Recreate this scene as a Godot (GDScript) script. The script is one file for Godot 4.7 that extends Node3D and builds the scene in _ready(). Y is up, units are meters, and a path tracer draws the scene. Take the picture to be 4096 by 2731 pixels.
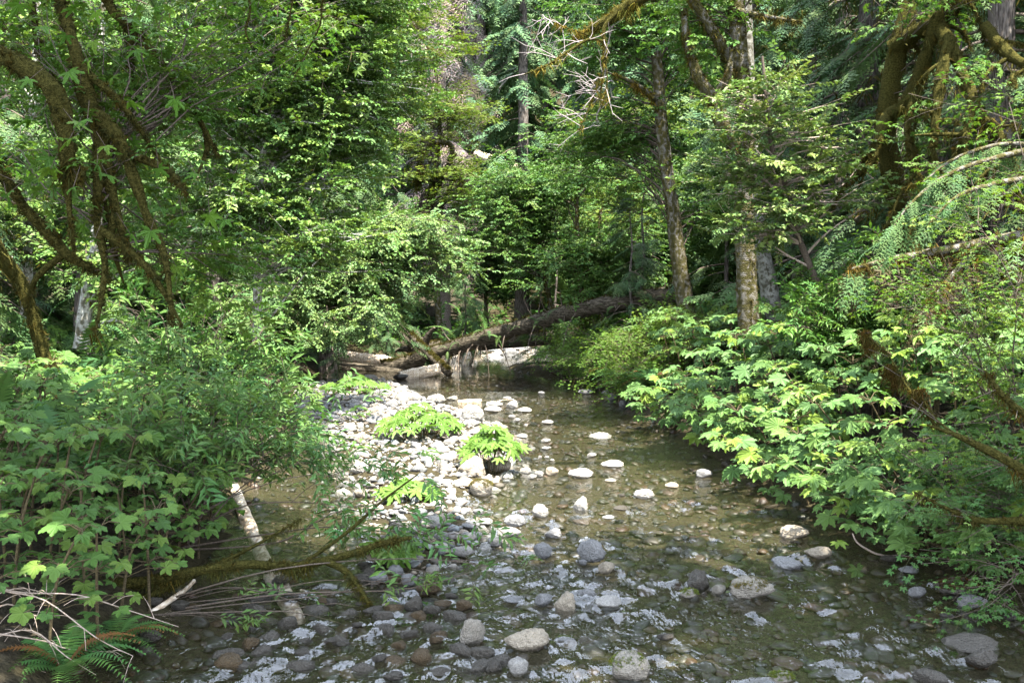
extends Node3D
# A shallow creek in a mossy forest. Metres, y up, water level at y = 0, upstream is -z.

class Geo:
	var v := PackedVector3Array()
	var n := PackedVector3Array()
	var c := PackedColorArray()
	var u := PackedVector2Array()
	var i := PackedInt32Array()
	func p(at: Vector3, col := Color.WHITE) -> int:
		v.append(at)
		c.append(col)
		return v.size() - 1
	func t(a: int, b: int, d: int) -> void:
		i.append(a)
		i.append(b)
		i.append(d)
	func mesh() -> ArrayMesh:
		var m := ArrayMesh.new()
		if v.is_empty():
			return m
		var a := []
		a.resize(Mesh.ARRAY_MAX)
		a[Mesh.ARRAY_VERTEX] = v
		if n.size() == v.size():
			a[Mesh.ARRAY_NORMAL] = n
		if c.size() == v.size():
			a[Mesh.ARRAY_COLOR] = c
		if u.size() == v.size():
			a[Mesh.ARRAY_TEX_UV] = u
		a[Mesh.ARRAY_INDEX] = i
		m.add_surface_from_arrays(Mesh.PRIMITIVE_TRIANGLES, a)
		return m

var R := RandomNumberGenerator.new()
var N1 := FastNoiseLite.new()
var N2 := FastNoiseLite.new()
var M := {}
var S := {}
var used := {}
var SV := {}
var SC := {}
var tinted := {}
const ROCKS := [
	[0.80, 0.057, -6.78, 0.151, 0.110, 0.121, "g", 0, 20, "green", 2],
	[0.12, 0.048, -7.33, 0.175, 0.094, 0.140, "t", 1, -8, "tan", 0],
	[-0.30, 0.064, -7.44, 0.105, 0.124, 0.084, "g", 2, 0, "tall", 0],
	[0.05, 0.040, -6.87, 0.083, 0.077, 0.066, "p", 3, 30, "", 0],
	[0.45, 0.047, -8.22, 0.099, 0.092, 0.079, "t", 4, 10, "angtan", 0],
	[0.27, 0.031, -8.34, 0.083, 0.060, 0.066, "b", 5, 0, "", 0],
	[0.64, 0.027, -8.50, 0.077, 0.053, 0.062, "b", 6, 0, "", 0],
	[0.81, 0.029, -8.29, 0.125, 0.056, 0.090, "p", 7, 5, "flatpale", 0],
	[2.07, 0.053, -8.59, 0.198, 0.103, 0.143, "g", 0, 85, "browncap", 1],
	[1.81, 0.026, -8.64, 0.069, 0.050, 0.055, "g", 5, 0, "", 0],
	[1.66, 0.052, -8.82, 0.118, 0.100, 0.094, "d", 4, 40, "pitted", 0],
	[1.53, 0.024, -8.52, 0.084, 0.047, 0.068, "g", 1, 0, "yellow", 2],
	[0.77, 0.068, -9.70, 0.137, 0.133, 0.110, "b", 6, -30, "egg", 0],
	[0.32, 0.049, -9.88, 0.111, 0.094, 0.088, "b", 3, 15, "wedge", 0],
	[0.89, 0.033, -9.29, 0.088, 0.063, 0.070, "t", 5, 0, "", 0],
	[2.63, 0.030, -9.46, 0.154, 0.059, 0.111, "b", 4, 60, "", 0],
	[0.69, 0.017, -9.55, 0.050, 0.032, 0.040, "b", 3, 0, "", 0],
	[3.04, 0.036, -9.81, 0.139, 0.069, 0.100, "t", 1, -20, "", 0],
	[3.00, 0.041, -10.59, 0.164, 0.081, 0.118, "t", 0, 90, "", 0],
	[3.52, 0.027, -8.57, 0.085, 0.052, 0.068, "b", 5, 0, "", 0],
	[3.89, 0.045, -8.62, 0.206, 0.088, 0.149, "d", 7, 0, "redcap", 3],
	[3.85, 0.030, -8.29, 0.139, 0.059, 0.100, "b", 0, 90, "", 0],
	[3.73, 0.012, -9.29, 0.104, 0.035, 0.075, "b", 7, 0, "", 0],
	[3.43, 0.005, -7.35, 0.222, 0.076, 0.160, "d", 7, -8, "longdark", 0],
	[3.34, 0.040, -6.99, 0.114, 0.078, 0.091, "d", 1, 0, "", 0],
	[2.84, 0.026, -6.69, 0.121, 0.051, 0.087, "d", 0, 60, "", 0],
	[1.83, 0.022, -6.68, 0.092, 0.044, 0.066, "g", 1, 0, "", 2],
	[0.32, 0.046, -11.55, 0.102, 0.089, 0.082, "p", 0, 0, "roundwhite", 0],
	[0.83, 0.055, -11.88, 0.095, 0.106, 0.076, "p", 4, 0, "angwhite", 0],
	[-0.04, 0.031, -10.64, 0.133, 0.060, 0.096, "p", 0, 90, "", 0],
	[0.03, 0.042, -11.08, 0.119, 0.082, 0.095, "b", 6, 0, "", 0],
	[-0.17, 0.031, -10.27, 0.093, 0.060, 0.074, "p", 3, 0, "", 0],
	[0.45, 0.029, -10.62, 0.101, 0.057, 0.073, "b", 4, 0, "", 0],
	[1.66, 0.038, -12.53, 0.124, 0.074, 0.099, "p", 6, 0, "", 0],
	[1.30, 0.019, -11.85, 0.092, 0.036, 0.066, "d", 7, 0, "", 0],
	[1.11, 0.012, -11.42, 0.079, 0.027, 0.057, "b", 7, 0, "", 0],
	[2.12, 0.023, -13.18, 0.102, 0.045, 0.074, "t", 7, 0, "", 0],
	[2.68, 0.036, -13.93, 0.120, 0.071, 0.087, "b", 0, 90, "", 0],
	[-0.39, 0.067, -12.79, 0.181, 0.129, 0.145, "g", 3, -20, "mosscap", 1],
	[0.96, 0.042, -13.90, 0.185, 0.081, 0.133, "p", 7, -10, "longpale", 0],
	[0.56, 0.037, -14.08, 0.097, 0.072, 0.078, "t", 0, 90, "", 0],
	[0.39, 0.029, -13.98, 0.084, 0.057, 0.068, "p", 3, 0, "", 0],
	[0.28, 0.022, -13.78, 0.071, 0.042, 0.051, "p", 5, 0, "", 0],
	[0.19, 0.032, -14.14, 0.079, 0.062, 0.063, "p", 6, 0, "", 0],
	[1.49, 0.029, -14.70, 0.190, 0.064, 0.137, "p", 7, 8, "flatwhite", 0],
	[1.25, 0.020, -15.56, 0.081, 0.039, 0.058, "p", 5, 0, "", 0],
	[1.35, 0.007, -13.61, 0.088, 0.030, 0.063, "g", 7, 0, "", 0],
	[0.18, 0.025, -17.47, 0.106, 0.049, 0.076, "p", 7, 0, "", 0],
	[0.58, 0.022, -16.98, 0.088, 0.043, 0.063, "p", 5, 0, "", 0],
	[0.54, 0.015, -16.25, 0.063, 0.029, 0.046, "p", 0, 0, "", 0],
	[0.61, 0.013, -16.33, 0.049, 0.025, 0.036, "p", 3, 0, "", 0],
	[0.54, 0.012, -15.42, 0.043, 0.024, 0.031, "p", 5, 0, "", 0],
	[0.61, 0.012, -15.16, 0.039, 0.023, 0.028, "p", 0, 0, "", 0],
	[0.43, 0.017, -15.38, 0.037, 0.032, 0.029, "p", 2, 0, "", 0],
	[0.69, 0.022, -19.28, 0.125, 0.043, 0.090, "p", 7, 0, "", 0],
	[-0.40, 0.038, -21.08, 0.200, 0.074, 0.144, "p", 7, 0, "", 0],
	[-0.40, 0.040, -21.90, 0.198, 0.078, 0.143, "p", 0, 90, "", 0],
	[0.02, 0.054, -21.80, 0.141, 0.104, 0.113, "p", 4, 0, "", 0],
	[0.27, 0.033, -21.00, 0.172, 0.063, 0.124, "p", 7, 10, "", 0],
	[0.01, 0.024, -20.07, 0.095, 0.047, 0.069, "p", 3, 0, "", 0],
	[0.10, 0.024, -19.55, 0.076, 0.046, 0.055, "p", 5, 0, "", 0],
	[0.26, 0.013, -18.94, 0.049, 0.024, 0.035, "p", 5, 0, "", 0],
	[-1.37, 0.034, -23.18, 0.150, 0.066, 0.108, "g", 4, 0, "", 0],
	[1.79, 0.039, -24.47, 0.169, 0.077, 0.122, "b", 6, 0, "", 0],
	[0.73, 0.026, -24.43, 0.106, 0.051, 0.076, "b", 3, 0, "", 0],
	[-0.11, 0.016, -23.42, 0.111, 0.038, 0.080, "b", 7, 0, "", 0],
	[-0.33, 0.031, -14.68, 0.082, 0.061, 0.066, "p", 5, 0, "", 0],
	[1.58, -0.045, -17.84, 0.230, 0.078, 0.166, "w", 7, 0, "", 0],
	[2.41, 0.011, -11.90, 0.062, 0.022, 0.044, "d", 7, 0, "", 0],
	[1.17, 0.013, -7.51, 0.071, 0.025, 0.051, "d", 5, 0, "", 0],
	[0.37, 0.007, -7.39, 0.057, 0.020, 0.041, "d", 7, 35, "", 0],
	[0.21, 0.014, -7.42, 0.035, 0.027, 0.028, "o", 0, 0, "", 0],
	[-0.40, 0.027, -8.20, 0.074, 0.053, 0.059, "o", 0, 90, "", 0],
	[-0.58, 0.007, -8.32, 0.082, 0.028, 0.059, "o", 7, 0, "", 0],
	[-0.66, 0.021, -8.11, 0.070, 0.041, 0.056, "d", 6, 0, "", 0],
	[-0.81, 0.037, -8.21, 0.085, 0.073, 0.068, "d", 4, 0, "", 0],
	[-0.73, 0.026, -8.69, 0.123, 0.050, 0.089, "o", 7, 0, "", 0],
	[1.40, 0.011, -12.63, 0.044, 0.022, 0.031, "d", 5, 0, "", 0],
	[1.49, 0.007, -8.86, 0.038, 0.013, 0.028, "o", 5, 0, "", 0],
	[0.01, -0.007, -8.46, 0.084, 0.028, 0.060, "b", 7, 0, "", 0],
	[-0.57, 0.015, -7.43, 0.064, 0.030, 0.046, "o", 5, 0, "", 0],
	[-0.95, 0.014, -7.07, 0.067, 0.027, 0.048, "d", 5, 30, "", 0],
	[-1.36, 0.011, -7.45, 0.055, 0.020, 0.039, "d", 7, 20, "", 0],
	[-0.81, 0.010, -6.76, 0.076, 0.026, 0.054, "d", 4, 0, "", 0],
	[-0.50, 0.002, -6.84, 0.082, 0.028, 0.059, "d", 7, 0, "", 0],
	[-1.22, 0.010, -7.79, 0.050, 0.020, 0.036, "d", 5, 0, "", 0]]
const BAR_ROCKS := [
	[-0.54, 0.145, -13.71, 0.212, 0.184, 0.169, "t", 4, 0, "barbig", 0],
	[-0.19, 0.109, -14.17, 0.183, 0.114, 0.146, "g", 0, 80, "", 0],
	[-0.93, 0.123, -13.67, 0.130, 0.121, 0.104, "g", 5, 0, "", 0],
	[-0.76, 0.218, -18.70, 0.249, 0.229, 0.199, "p", 2, 0, "barwhite", 0],
	[-0.91, 0.172, -16.59, 0.164, 0.140, 0.131, "g", 6, 0, "", 0],
	[-2.37, 0.180, -21.81, 0.225, 0.156, 0.180, "g", 0, 0, "", 0],
	[-1.67, 0.143, -21.95, 0.199, 0.122, 0.143, "p", 6, 0, "", 0],
	[-2.09, 0.178, -21.87, 0.188, 0.152, 0.151, "p", 3, 0, "", 0],
	[-1.28, 0.106, -9.48, 0.122, 0.109, 0.098, "t", 6, 0, "bartan", 0],
	[-1.19, 0.061, -8.89, 0.092, 0.040, 0.066, "b", 4, 0, "", 0],
	[-0.91, 0.063, -8.83, 0.088, 0.064, 0.070, "b", 3, 0, "", 0],
	[-1.07, 0.077, -9.05, 0.078, 0.052, 0.062, "b", 0, 0, "", 0],
	[-0.49, 0.059, -9.77, 0.109, 0.055, 0.079, "p", 6, 0, "", 0],
	[-0.32, 0.089, -13.24, 0.086, 0.076, 0.069, "p", 4, 0, "", 0],
	[-0.63, 0.089, -12.99, 0.157, 0.076, 0.113, "t", 7, 0, "", 0],
	[-0.88, 0.091, -12.95, 0.167, 0.060, 0.120, "p", 7, 0, "", 0],
	[-1.18, 0.158, -14.63, 0.145, 0.114, 0.116, "p", 3, 0, "", 0],
	[-1.06, 0.144, -15.17, 0.124, 0.086, 0.099, "p", 0, 0, "", 0],
	[-1.29, 0.140, -13.75, 0.101, 0.078, 0.081, "t", 1, 0, "", 0],
	[-2.91, 0.168, -22.70, 0.196, 0.132, 0.157, "p", 5, 0, "", 0],
	[-3.34, 0.142, -22.24, 0.144, 0.082, 0.104, "p", 6, 0, "", 0],
	[-2.48, 0.174, -20.72, 0.161, 0.144, 0.129, "b", 4, 0, "", 0],
	[-2.66, 0.174, -19.38, 0.167, 0.145, 0.134, "g", 6, 0, "", 0],
	[-3.54, 0.070, -18.46, 0.159, 0.096, 0.115, "b", 0, 90, "", 0],
	[-3.13, 0.065, -28.20, 0.243, 0.087, 0.175, "d", 5, 0, "", 0],
	[-0.65, 0.117, -17.26, 0.112, 0.071, 0.089, "p", 0, 0, "", 0],
	[-0.45, 0.057, -10.85, 0.108, 0.052, 0.077, "b", 7, 0, "", 0],
	[-0.63, 0.065, -10.26, 0.110, 0.048, 0.080, "p", 5, 0, "", 0],
	[-0.93, 0.078, -11.17, 0.106, 0.054, 0.076, "b", 4, 0, "", 0],
	[-0.38, 0.050, -11.56, 0.085, 0.039, 0.061, "b", 3, 0, "", 0],
	[-0.30, 0.042, -11.08, 0.096, 0.042, 0.069, "p", 7, 0, "", 0],
	[-0.39, 0.049, -10.46, 0.081, 0.037, 0.058, "p", 6, 0, "", 0],
	[-0.27, 0.047, -13.35, 0.115, 0.039, 0.083, "t", 7, 0, "", 0]]
const BANK_ROCKS := [
	[2.64, 0.051, -21.80, 0.141, 0.098, 0.113, "b", 3, 0, "", 0],
	[2.46, 0.043, -22.09, 0.105, 0.083, 0.084, "b", 5, 0, "", 0],
	[2.33, 0.048, -23.27, 0.141, 0.093, 0.113, "b", 0, 90, "", 0],
	[3.00, 0.049, -21.36, 0.175, 0.095, 0.126, "g", 6, 0, "", 0],
	[2.85, 0.084, -21.71, 0.141, 0.104, 0.112, "g", 1, 0, "", 1],
	[2.29, 0.034, -24.43, 0.106, 0.065, 0.076, "b", 4, 0, "", 0],
	[3.14, 0.051, -20.42, 0.115, 0.098, 0.092, "d", 2, 0, "", 0],
	[-2.76, 0.030, -7.46, 0.099, 0.058, 0.079, "d", 6, 0, "", 0],
	[-2.76, 0.025, -8.23, 0.089, 0.049, 0.071, "d", 3, 0, "", 0],
	[-2.96, 0.070, -8.18, 0.071, 0.038, 0.051, "d", 5, 0, "", 0],
	[4.03, 0.019, -7.95, 0.069, 0.037, 0.049, "d", 5, 0, "", 0],
	[3.69, 0.018, -9.66, 0.092, 0.035, 0.066, "d", 6, 0, "", 0],
	[3.53, 0.012, -8.00, 0.066, 0.024, 0.047, "d", 3, 0, "", 0],
	[3.80, 0.017, -10.68, 0.092, 0.034, 0.066, "d", 5, 0, "", 0]]
var BAR := PackedVector2Array([Vector2(-1.29, -8.84), Vector2(-0.84, -8.84), Vector2(-0.49, -9.54), Vector2(-0.16, -10.06), Vector2(-0.28, -11.21), Vector2(-0.49, -12.35), Vector2(-0.26, -13.15), Vector2(0.09, -14.22), Vector2(0.11, -17.71), Vector2(-0.59, -20.35), Vector2(-1.63, -22.59), Vector2(-2.74, -26.13), Vector2(-4.05, -28.54), Vector2(-5.13, -27.04), Vector2(-5.16, -24.37), Vector2(-4.29, -20.69), Vector2(-3.41, -17.71), Vector2(-2.68, -15.10), Vector2(-2.18, -12.87), Vector2(-1.64, -10.81), Vector2(-1.44, -9.61)])

# ---------- naming ----------
func numbered(called: String) -> String:
	if not used.has(called):
		used[called] = 0
		return called
	used[called] += 1
	return "%s_%03d" % [called, used[called]]

func tag(o: Node, label: String, category := "", group := "", kind := "") -> Node:
	if label: o.set_meta("label", label)
	if category: o.set_meta("category", category)
	if group: o.set_meta("group", group)
	if kind: o.set_meta("kind", kind)
	return o

func thing(called: String, label: String, category: String, at: Vector3, group := "") -> Node3D:
	var o := Node3D.new()
	o.name = numbered(called)
	add_child(o)
	o.position = at
	tag(o, label, category, group)
	return o

func part(called: String, mesh: Mesh, mat: Material, parent: Node = self, kind := "") -> MeshInstance3D:
	var o := MeshInstance3D.new()
	o.name = numbered(called) if parent == self else called
	o.mesh = mesh
	o.material_override = mat
	parent.add_child(o, true)
	if kind: o.set_meta("kind", kind)
	return o

func many(called: String, mesh: Mesh, mat: Material, xf: Array, cols: PackedColorArray, parent: Node = self, kind := "") -> MultiMeshInstance3D:
	var mm := MultiMesh.new()
	mm.transform_format = MultiMesh.TRANSFORM_3D
	mm.use_colors = true
	mm.mesh = mesh
	mm.instance_count = xf.size()
	for k in xf.size():
		mm.set_instance_transform(k, xf[k])
		mm.set_instance_color(k, cols[k])
	var o := MultiMeshInstance3D.new()
	o.name = numbered(called) if parent == self else called
	o.multimesh = mm
	o.material_override = mat
	parent.add_child(o, true)
	if kind: o.set_meta("kind", kind)
	return o

# ---------- numbers ----------
func rr(a: float, b: float) -> float:
	return R.randf_range(a, b)

func rv(s := 1.0) -> Vector3:
	return Vector3(rr(-s, s), rr(-s, s), rr(-s, s))

func tint(base: Color, vary: float) -> Color:
	var b := 1.0 + rr(-vary, vary)
	var y := rr(-vary, vary) * 0.6
	return Color(base.r * b * (1.0 + y), base.g * b, base.b * b * (1.0 - y))

func facing(f: Vector3, up: Vector3, s: float, at: Vector3) -> Transform3D:
	var z := f.normalized()
	var x := up.cross(z)
	if x.length_squared() < 1e-5: x = Vector3.RIGHT.cross(z)
	x = x.normalized()
	return Transform3D(Basis(x * s, z.cross(x) * s, z * s), at)

func table(a: Array, z: float) -> float:
	for k in range(1, a.size()):
		if z >= a[k][0]:
			var q := clampf((z - a[k][0]) / (a[k - 1][0] - a[k][0]), 0.0, 1.0)
			return lerpf(a[k][1], a[k - 1][1], q)
	return a[-1][1]

const LEFT := [[6.0, -3.4], [-5.0, -3.0], [-8.0, -2.95], [-9.6, -3.0], [-12.0, -3.4], [-16.0, -3.8], [-22.0, -4.8], [-30.0, -6.0], [-36.0, -5.5], [-38.0, -3.0], [-40.0, -1.0], [-60.0, -1.0]]
const RIGHT := [[6.0, 6.0], [-5.0, 5.2], [-9.0, 4.4], [-11.0, 3.65], [-15.6, 3.2], [-20.0, 2.8], [-25.5, 2.5], [-27.5, 1.6], [-31.0, 0.2], [-32.5, -0.1], [-33.6, 1.6], [-35.0, 5.0], [-60.0, 5.0]]

func bar_in(x: float, z: float) -> float:
	# distance inside the gravel bar (positive) or outside it (negative)
	if x < -7.5 or x > 1.5 or z > -7.0 or z < -31.0:
		return -1.0
	var q := Vector2(x, z)
	var best := 1e9
	for k in BAR.size():
		best = minf(best, q.distance_squared_to(Geometry2D.get_closest_point_to_segment(q, BAR[k], BAR[(k + 1) % BAR.size()])))
	var d := sqrt(best)
	return d if Geometry2D.is_point_in_polygon(q, BAR) else -d

func ground(x: float, z: float) -> float:
	var xl := table(LEFT, z)
	var xr := table(RIGHT, z)
	var far := smoothstep(-36.2, -38.0, z)
	var inside := minf(x - xl, xr - x)
	var y := 0.0
	if inside > 0.0:
		y = -0.17 * smoothstep(0.0, 0.9, inside) + 0.025 * N1.get_noise_2d(x * 25.0, z * 25.0)
		y += 0.27 * smoothstep(-0.35, 0.55, bar_in(x, z)) + 0.05 * smoothstep(0.5, 1.5, bar_in(x, z))
		y = lerpf(y, 0.12, far)
	else:
		var e := -inside
		if x > xr:
			y = (1.0 - exp(-e / 0.9)) * 0.75 + 0.07 * minf(e, 8.0)
			if z < -26.0 and z > -35.0:
				y = minf(y, 0.10 + 0.22 * smoothstep(1.6, 2.6, x) * e)
		else:
			y = (1.0 - exp(-e / 0.7)) * 0.55 + 0.04 * minf(e, 8.0)
		y += 0.10 * N1.get_noise_2d(x * 12.0, z * 12.0) * smoothstep(0.0, 1.0, e)
		y = lerpf(y, maxf(y * 0.5, 0.15), far)
	# the valley side ahead and the slopes to either hand
	var hill := maxf(0.0, -z - 47.0 + 0.10 * absf(x))
	y += hill * hill / (hill + 14.0) * 0.62
	y += maxf(0.0, absf(x) - 24.0) * 0.30
	return y

func on_ground(x: float, z: float, sink := 0.0) -> Vector3:
	return Vector3(x, ground(x, z) - sink, z)

# ---------- textures and materials ----------
func noise_tex(freq: float, ramp: Array, kind := FastNoiseLite.TYPE_SIMPLEX_SMOOTH, seed_ := 1, octaves := 4, size := 512, warp := 0.0) -> NoiseTexture2D:
	var f := FastNoiseLite.new()
	f.noise_type = kind
	f.frequency = freq
	f.seed = seed_
	f.fractal_octaves = octaves
	if warp > 0.0:
		f.domain_warp_enabled = true
		f.domain_warp_amplitude = warp
	var t := NoiseTexture2D.new()
	t.width = size
	t.height = size
	t.seamless = true
	t.noise = f
	if ramp.size():
		var g := Gradient.new()
		var o := PackedFloat32Array()
		var c := PackedColorArray()
		for s in ramp:
			o.append(s[0])
			c.append(Color(s[1], s[2], s[3]).linear_to_srgb())
		g.offsets = o
		g.colors = c
		t.color_ramp = g
	return t

func surface(tex: Texture2D, scale: Vector3, rough: float, relief: Texture2D = null, depth := 0.0, spec := 0.4) -> StandardMaterial3D:
	var m := StandardMaterial3D.new()
	m.albedo_texture = tex
	m.uv1_triplanar = true
	m.uv1_scale = scale
	m.roughness = rough
	m.metallic_specular = spec
	m.vertex_color_use_as_albedo = true
	if relief:
		m.heightmap_enabled = true
		m.heightmap_texture = relief
		m.heightmap_scale = depth
	return m

func leaf_mat(rough: float, back: Color, spec := 0.5, base := 0.60) -> StandardMaterial3D:
	var m := StandardMaterial3D.new()
	m.albedo_color = Color(base, base, base).linear_to_srgb()
	m.vertex_color_use_as_albedo = true
	m.roughness = rough
	m.metallic_specular = spec
	m.backlight_enabled = true
	m.backlight = back.linear_to_srgb()
	return m

func tone(m: StandardMaterial3D, c: Color) -> StandardMaterial3D:
	var k: StandardMaterial3D = m.duplicate()
	k.albedo_color = (m.albedo_color.srgb_to_linear() * c).linear_to_srgb()
	return k

func make_materials() -> void:
	var grain := noise_tex(0.02, [], FastNoiseLite.TYPE_SIMPLEX_SMOOTH, 5, 5)
	var fine := noise_tex(0.06, [], FastNoiseLite.TYPE_SIMPLEX_SMOOTH, 6, 4)
	M.alder = surface(noise_tex(0.012, [[0.0, 0.038, 0.034, 0.015], [0.36, 0.075, 0.068, 0.041], [0.48, 0.225, 0.225, 0.203], [0.66, 0.390, 0.390, 0.360], [0.82, 0.150, 0.143, 0.120]], FastNoiseLite.TYPE_SIMPLEX_SMOOTH, 11, 5, 512, 20.0), Vector3(1.2, 0.9, 1.2), 0.85, grain, 0.8)
	M.greybark = tone(M.alder, Color(0.42, 0.42, 0.40))
	M.mossbark = surface(noise_tex(0.012, [[0.0, 0.018, 0.017, 0.006], [0.42, 0.038, 0.035, 0.011], [0.54, 0.049, 0.043, 0.015], [0.60, 0.070, 0.065, 0.052], [0.8, 0.119, 0.112, 0.098]], FastNoiseLite.TYPE_SIMPLEX_SMOOTH, 12, 5, 512, 20.0), Vector3(1.3, 0.9, 1.3), 0.95, fine, 2.5, 0.2)
	M.moss = surface(noise_tex(0.03, [[0.2, 0.015, 0.015, 0.004], [0.5, 0.032, 0.030, 0.008], [0.8, 0.055, 0.050, 0.014]], FastNoiseLite.TYPE_SIMPLEX_SMOOTH, 13, 4), Vector3(2.0, 2.0, 2.0), 1.0, fine, 2.5, 0.1)
	M.conifer = surface(noise_tex(0.02, [[0.2, 0.025, 0.021, 0.018], [0.5, 0.077, 0.066, 0.057], [0.8, 0.154, 0.140, 0.126]], FastNoiseLite.TYPE_SIMPLEX_SMOOTH, 14, 5), Vector3(3.0, 0.35, 3.0), 0.95, grain, 3.0, 0.2)
	M.deadwood = surface(noise_tex(0.02, [[0.2, 0.128, 0.098, 0.083], [0.5, 0.255, 0.210, 0.180], [0.8, 0.375, 0.330, 0.300]], FastNoiseLite.TYPE_SIMPLEX_SMOOTH, 15, 4), Vector3(3.0, 1.0, 3.0), 0.9, grain, 1.0, 0.3)
	M.drift = surface(noise_tex(0.015, [[0.15, 0.136, 0.093, 0.055], [0.42, 0.306, 0.238, 0.162], [0.6, 0.468, 0.399, 0.306], [0.85, 0.561, 0.510, 0.433]], FastNoiseLite.TYPE_SIMPLEX_SMOOTH, 16, 5, 512, 15.0), Vector3(2.2, 2.2, 0.8), 0.8, grain, 1.0, 0.35)
	M.log = surface(noise_tex(0.016, [[0.32, 0.011, 0.009, 0.006], [0.45, 0.026, 0.022, 0.014], [0.55, 0.046, 0.039, 0.027], [0.68, 0.083, 0.071, 0.053]], FastNoiseLite.TYPE_SIMPLEX_SMOOTH, 17, 5, 512, 12.0), Vector3(0.5, 2.6, 2.6), 0.9, grain, 2.0, 0.25)
	M.twig = surface(noise_tex(0.04, [[0.2, 0.035, 0.027, 0.020], [0.8, 0.091, 0.073, 0.056]], FastNoiseLite.TYPE_SIMPLEX_SMOOTH, 18, 3, 256), Vector3(4, 4, 4), 0.85, null, 0.0, 0.3)
	M.paletwig = surface(noise_tex(0.04, [[0.2, 0.154, 0.119, 0.091], [0.8, 0.294, 0.245, 0.203]], FastNoiseLite.TYPE_SIMPLEX_SMOOTH, 19, 3, 256), Vector3(4, 4, 4), 0.85, null, 0.0, 0.3)
	M.greytwig = surface(noise_tex(0.04, [[0.2, 0.128, 0.109, 0.105], [0.8, 0.255, 0.225, 0.217]], FastNoiseLite.TYPE_SIMPLEX_SMOOTH, 23, 3, 256), Vector3(4, 4, 4), 0.85, null, 0.0, 0.3)
	M.litter = surface(noise_tex(0.03, [[0.2, 0.025, 0.018, 0.010], [0.5, 0.060, 0.044, 0.026], [0.8, 0.13, 0.09, 0.05]], FastNoiseLite.TYPE_SIMPLEX_SMOOTH, 20, 5), Vector3(0.9, 0.9, 0.9), 0.95, fine, 3.0, 0.2)
	var stone := noise_tex(0.05, [[0.30, 0.22, 0.21, 0.19], [0.42, 0.55, 0.54, 0.51], [0.48, 0.95, 0.95, 0.93], [0.53, 0.68, 0.66, 0.60], [0.58, 1.0, 1.0, 0.98], [0.68, 0.60, 0.57, 0.50]], FastNoiseLite.TYPE_SIMPLEX_SMOOTH, 21, 6, 512, 30.0)
	for k in [["g", 0.20, 0.185, 0.16], ["t", 0.25, 0.22, 0.175], ["p", 0.26, 0.255, 0.245], ["b", 0.17, 0.173, 0.18], ["d", 0.055, 0.050, 0.042], ["o", 0.055, 0.038, 0.018], ["w", 0.27, 0.265, 0.26]]:
		var m := surface(stone, Vector3(0.55, 0.55, 0.55), 0.5 if k[0] in ["o", "d"] else 0.8, grain, 1.8, 0.3 if k[0] in ["o", "d"] else 0.35)
		m.albedo_color = Color(k[1], k[2], k[3]).linear_to_srgb()
		M["stone_" + k[0]] = m
	M.pebble = surface(stone, Vector3(0.4, 0.4, 0.4), 0.75)
	M.wetstone = surface(stone, Vector3(0.4, 0.4, 0.4), 0.5)
	M.bed = surface(noise_tex(0.03, [[0.15, 0.40, 0.38, 0.34], [0.5, 0.85, 0.85, 0.85], [0.8, 1.2, 1.15, 1.05]], FastNoiseLite.TYPE_SIMPLEX_SMOOTH, 22, 5), Vector3(0.8, 0.8, 0.8), 0.95, fine, 2.0, 0.2)
	M.leaf = leaf_mat(0.5, Color(0.58, 0.62, 0.32), 0.26)
	M.thinleaf = leaf_mat(0.5, Color(0.74, 0.80, 0.34), 0.25)
	M.needle = leaf_mat(0.6, Color(0.30, 0.34, 0.16), 0.2)
	M.tuft = leaf_mat(1.0, Color(0.25, 0.24, 0.10), 0.1)
	for k in 6:
		M["club_%d" % k] = tone(M.leaf, [Color(0.105, 0.20, 0.048), Color(0.095, 0.18, 0.050), Color(0.125, 0.225, 0.052), Color(0.080, 0.16, 0.048), Color(0.15, 0.235, 0.035), Color(0.10, 0.205, 0.060)][k])
		M["berry_%d" % k] = tone(M.thinleaf, [Color(0.10, 0.20, 0.042), Color(0.085, 0.175, 0.038), Color(0.12, 0.22, 0.048), Color(0.075, 0.16, 0.038), Color(0.14, 0.23, 0.045), Color(0.095, 0.19, 0.05)][k])
		M["colt_%d" % k] = tone(M.thinleaf, [Color(0.14, 0.26, 0.045), Color(0.12, 0.23, 0.040), Color(0.16, 0.28, 0.055), Color(0.13, 0.24, 0.045), Color(0.15, 0.27, 0.06), Color(0.11, 0.22, 0.035)][k])
		M["maple_%d" % k] = tone(M.thinleaf, [Color(0.085, 0.19, 0.022), Color(0.075, 0.17, 0.022), Color(0.11, 0.22, 0.025), Color(0.065, 0.15, 0.024), Color(0.13, 0.23, 0.028), Color(0.09, 0.20, 0.03)][k])
	var w := StandardMaterial3D.new()
	w.transparency = BaseMaterial3D.TRANSPARENCY_ALPHA
	w.albedo_color = Color(0.020, 0.019, 0.008).linear_to_srgb()
	w.albedo_color.a = 0.2
	w.roughness = 0.03
	w.metallic_specular = 0.46
	w.uv1_triplanar = true
	w.uv1_world_triplanar = true
	w.uv1_scale = Vector3(1.1, 1.1, 0.55)
	w.heightmap_enabled = true
	w.heightmap_texture = noise_tex(0.015, [], FastNoiseLite.TYPE_SIMPLEX_SMOOTH, 31, 3, 1024)
	w.heightmap_scale = 0.8
	M.water = w
	M.pool = w.duplicate()
	M.pool.heightmap_scale = 0.1

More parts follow.
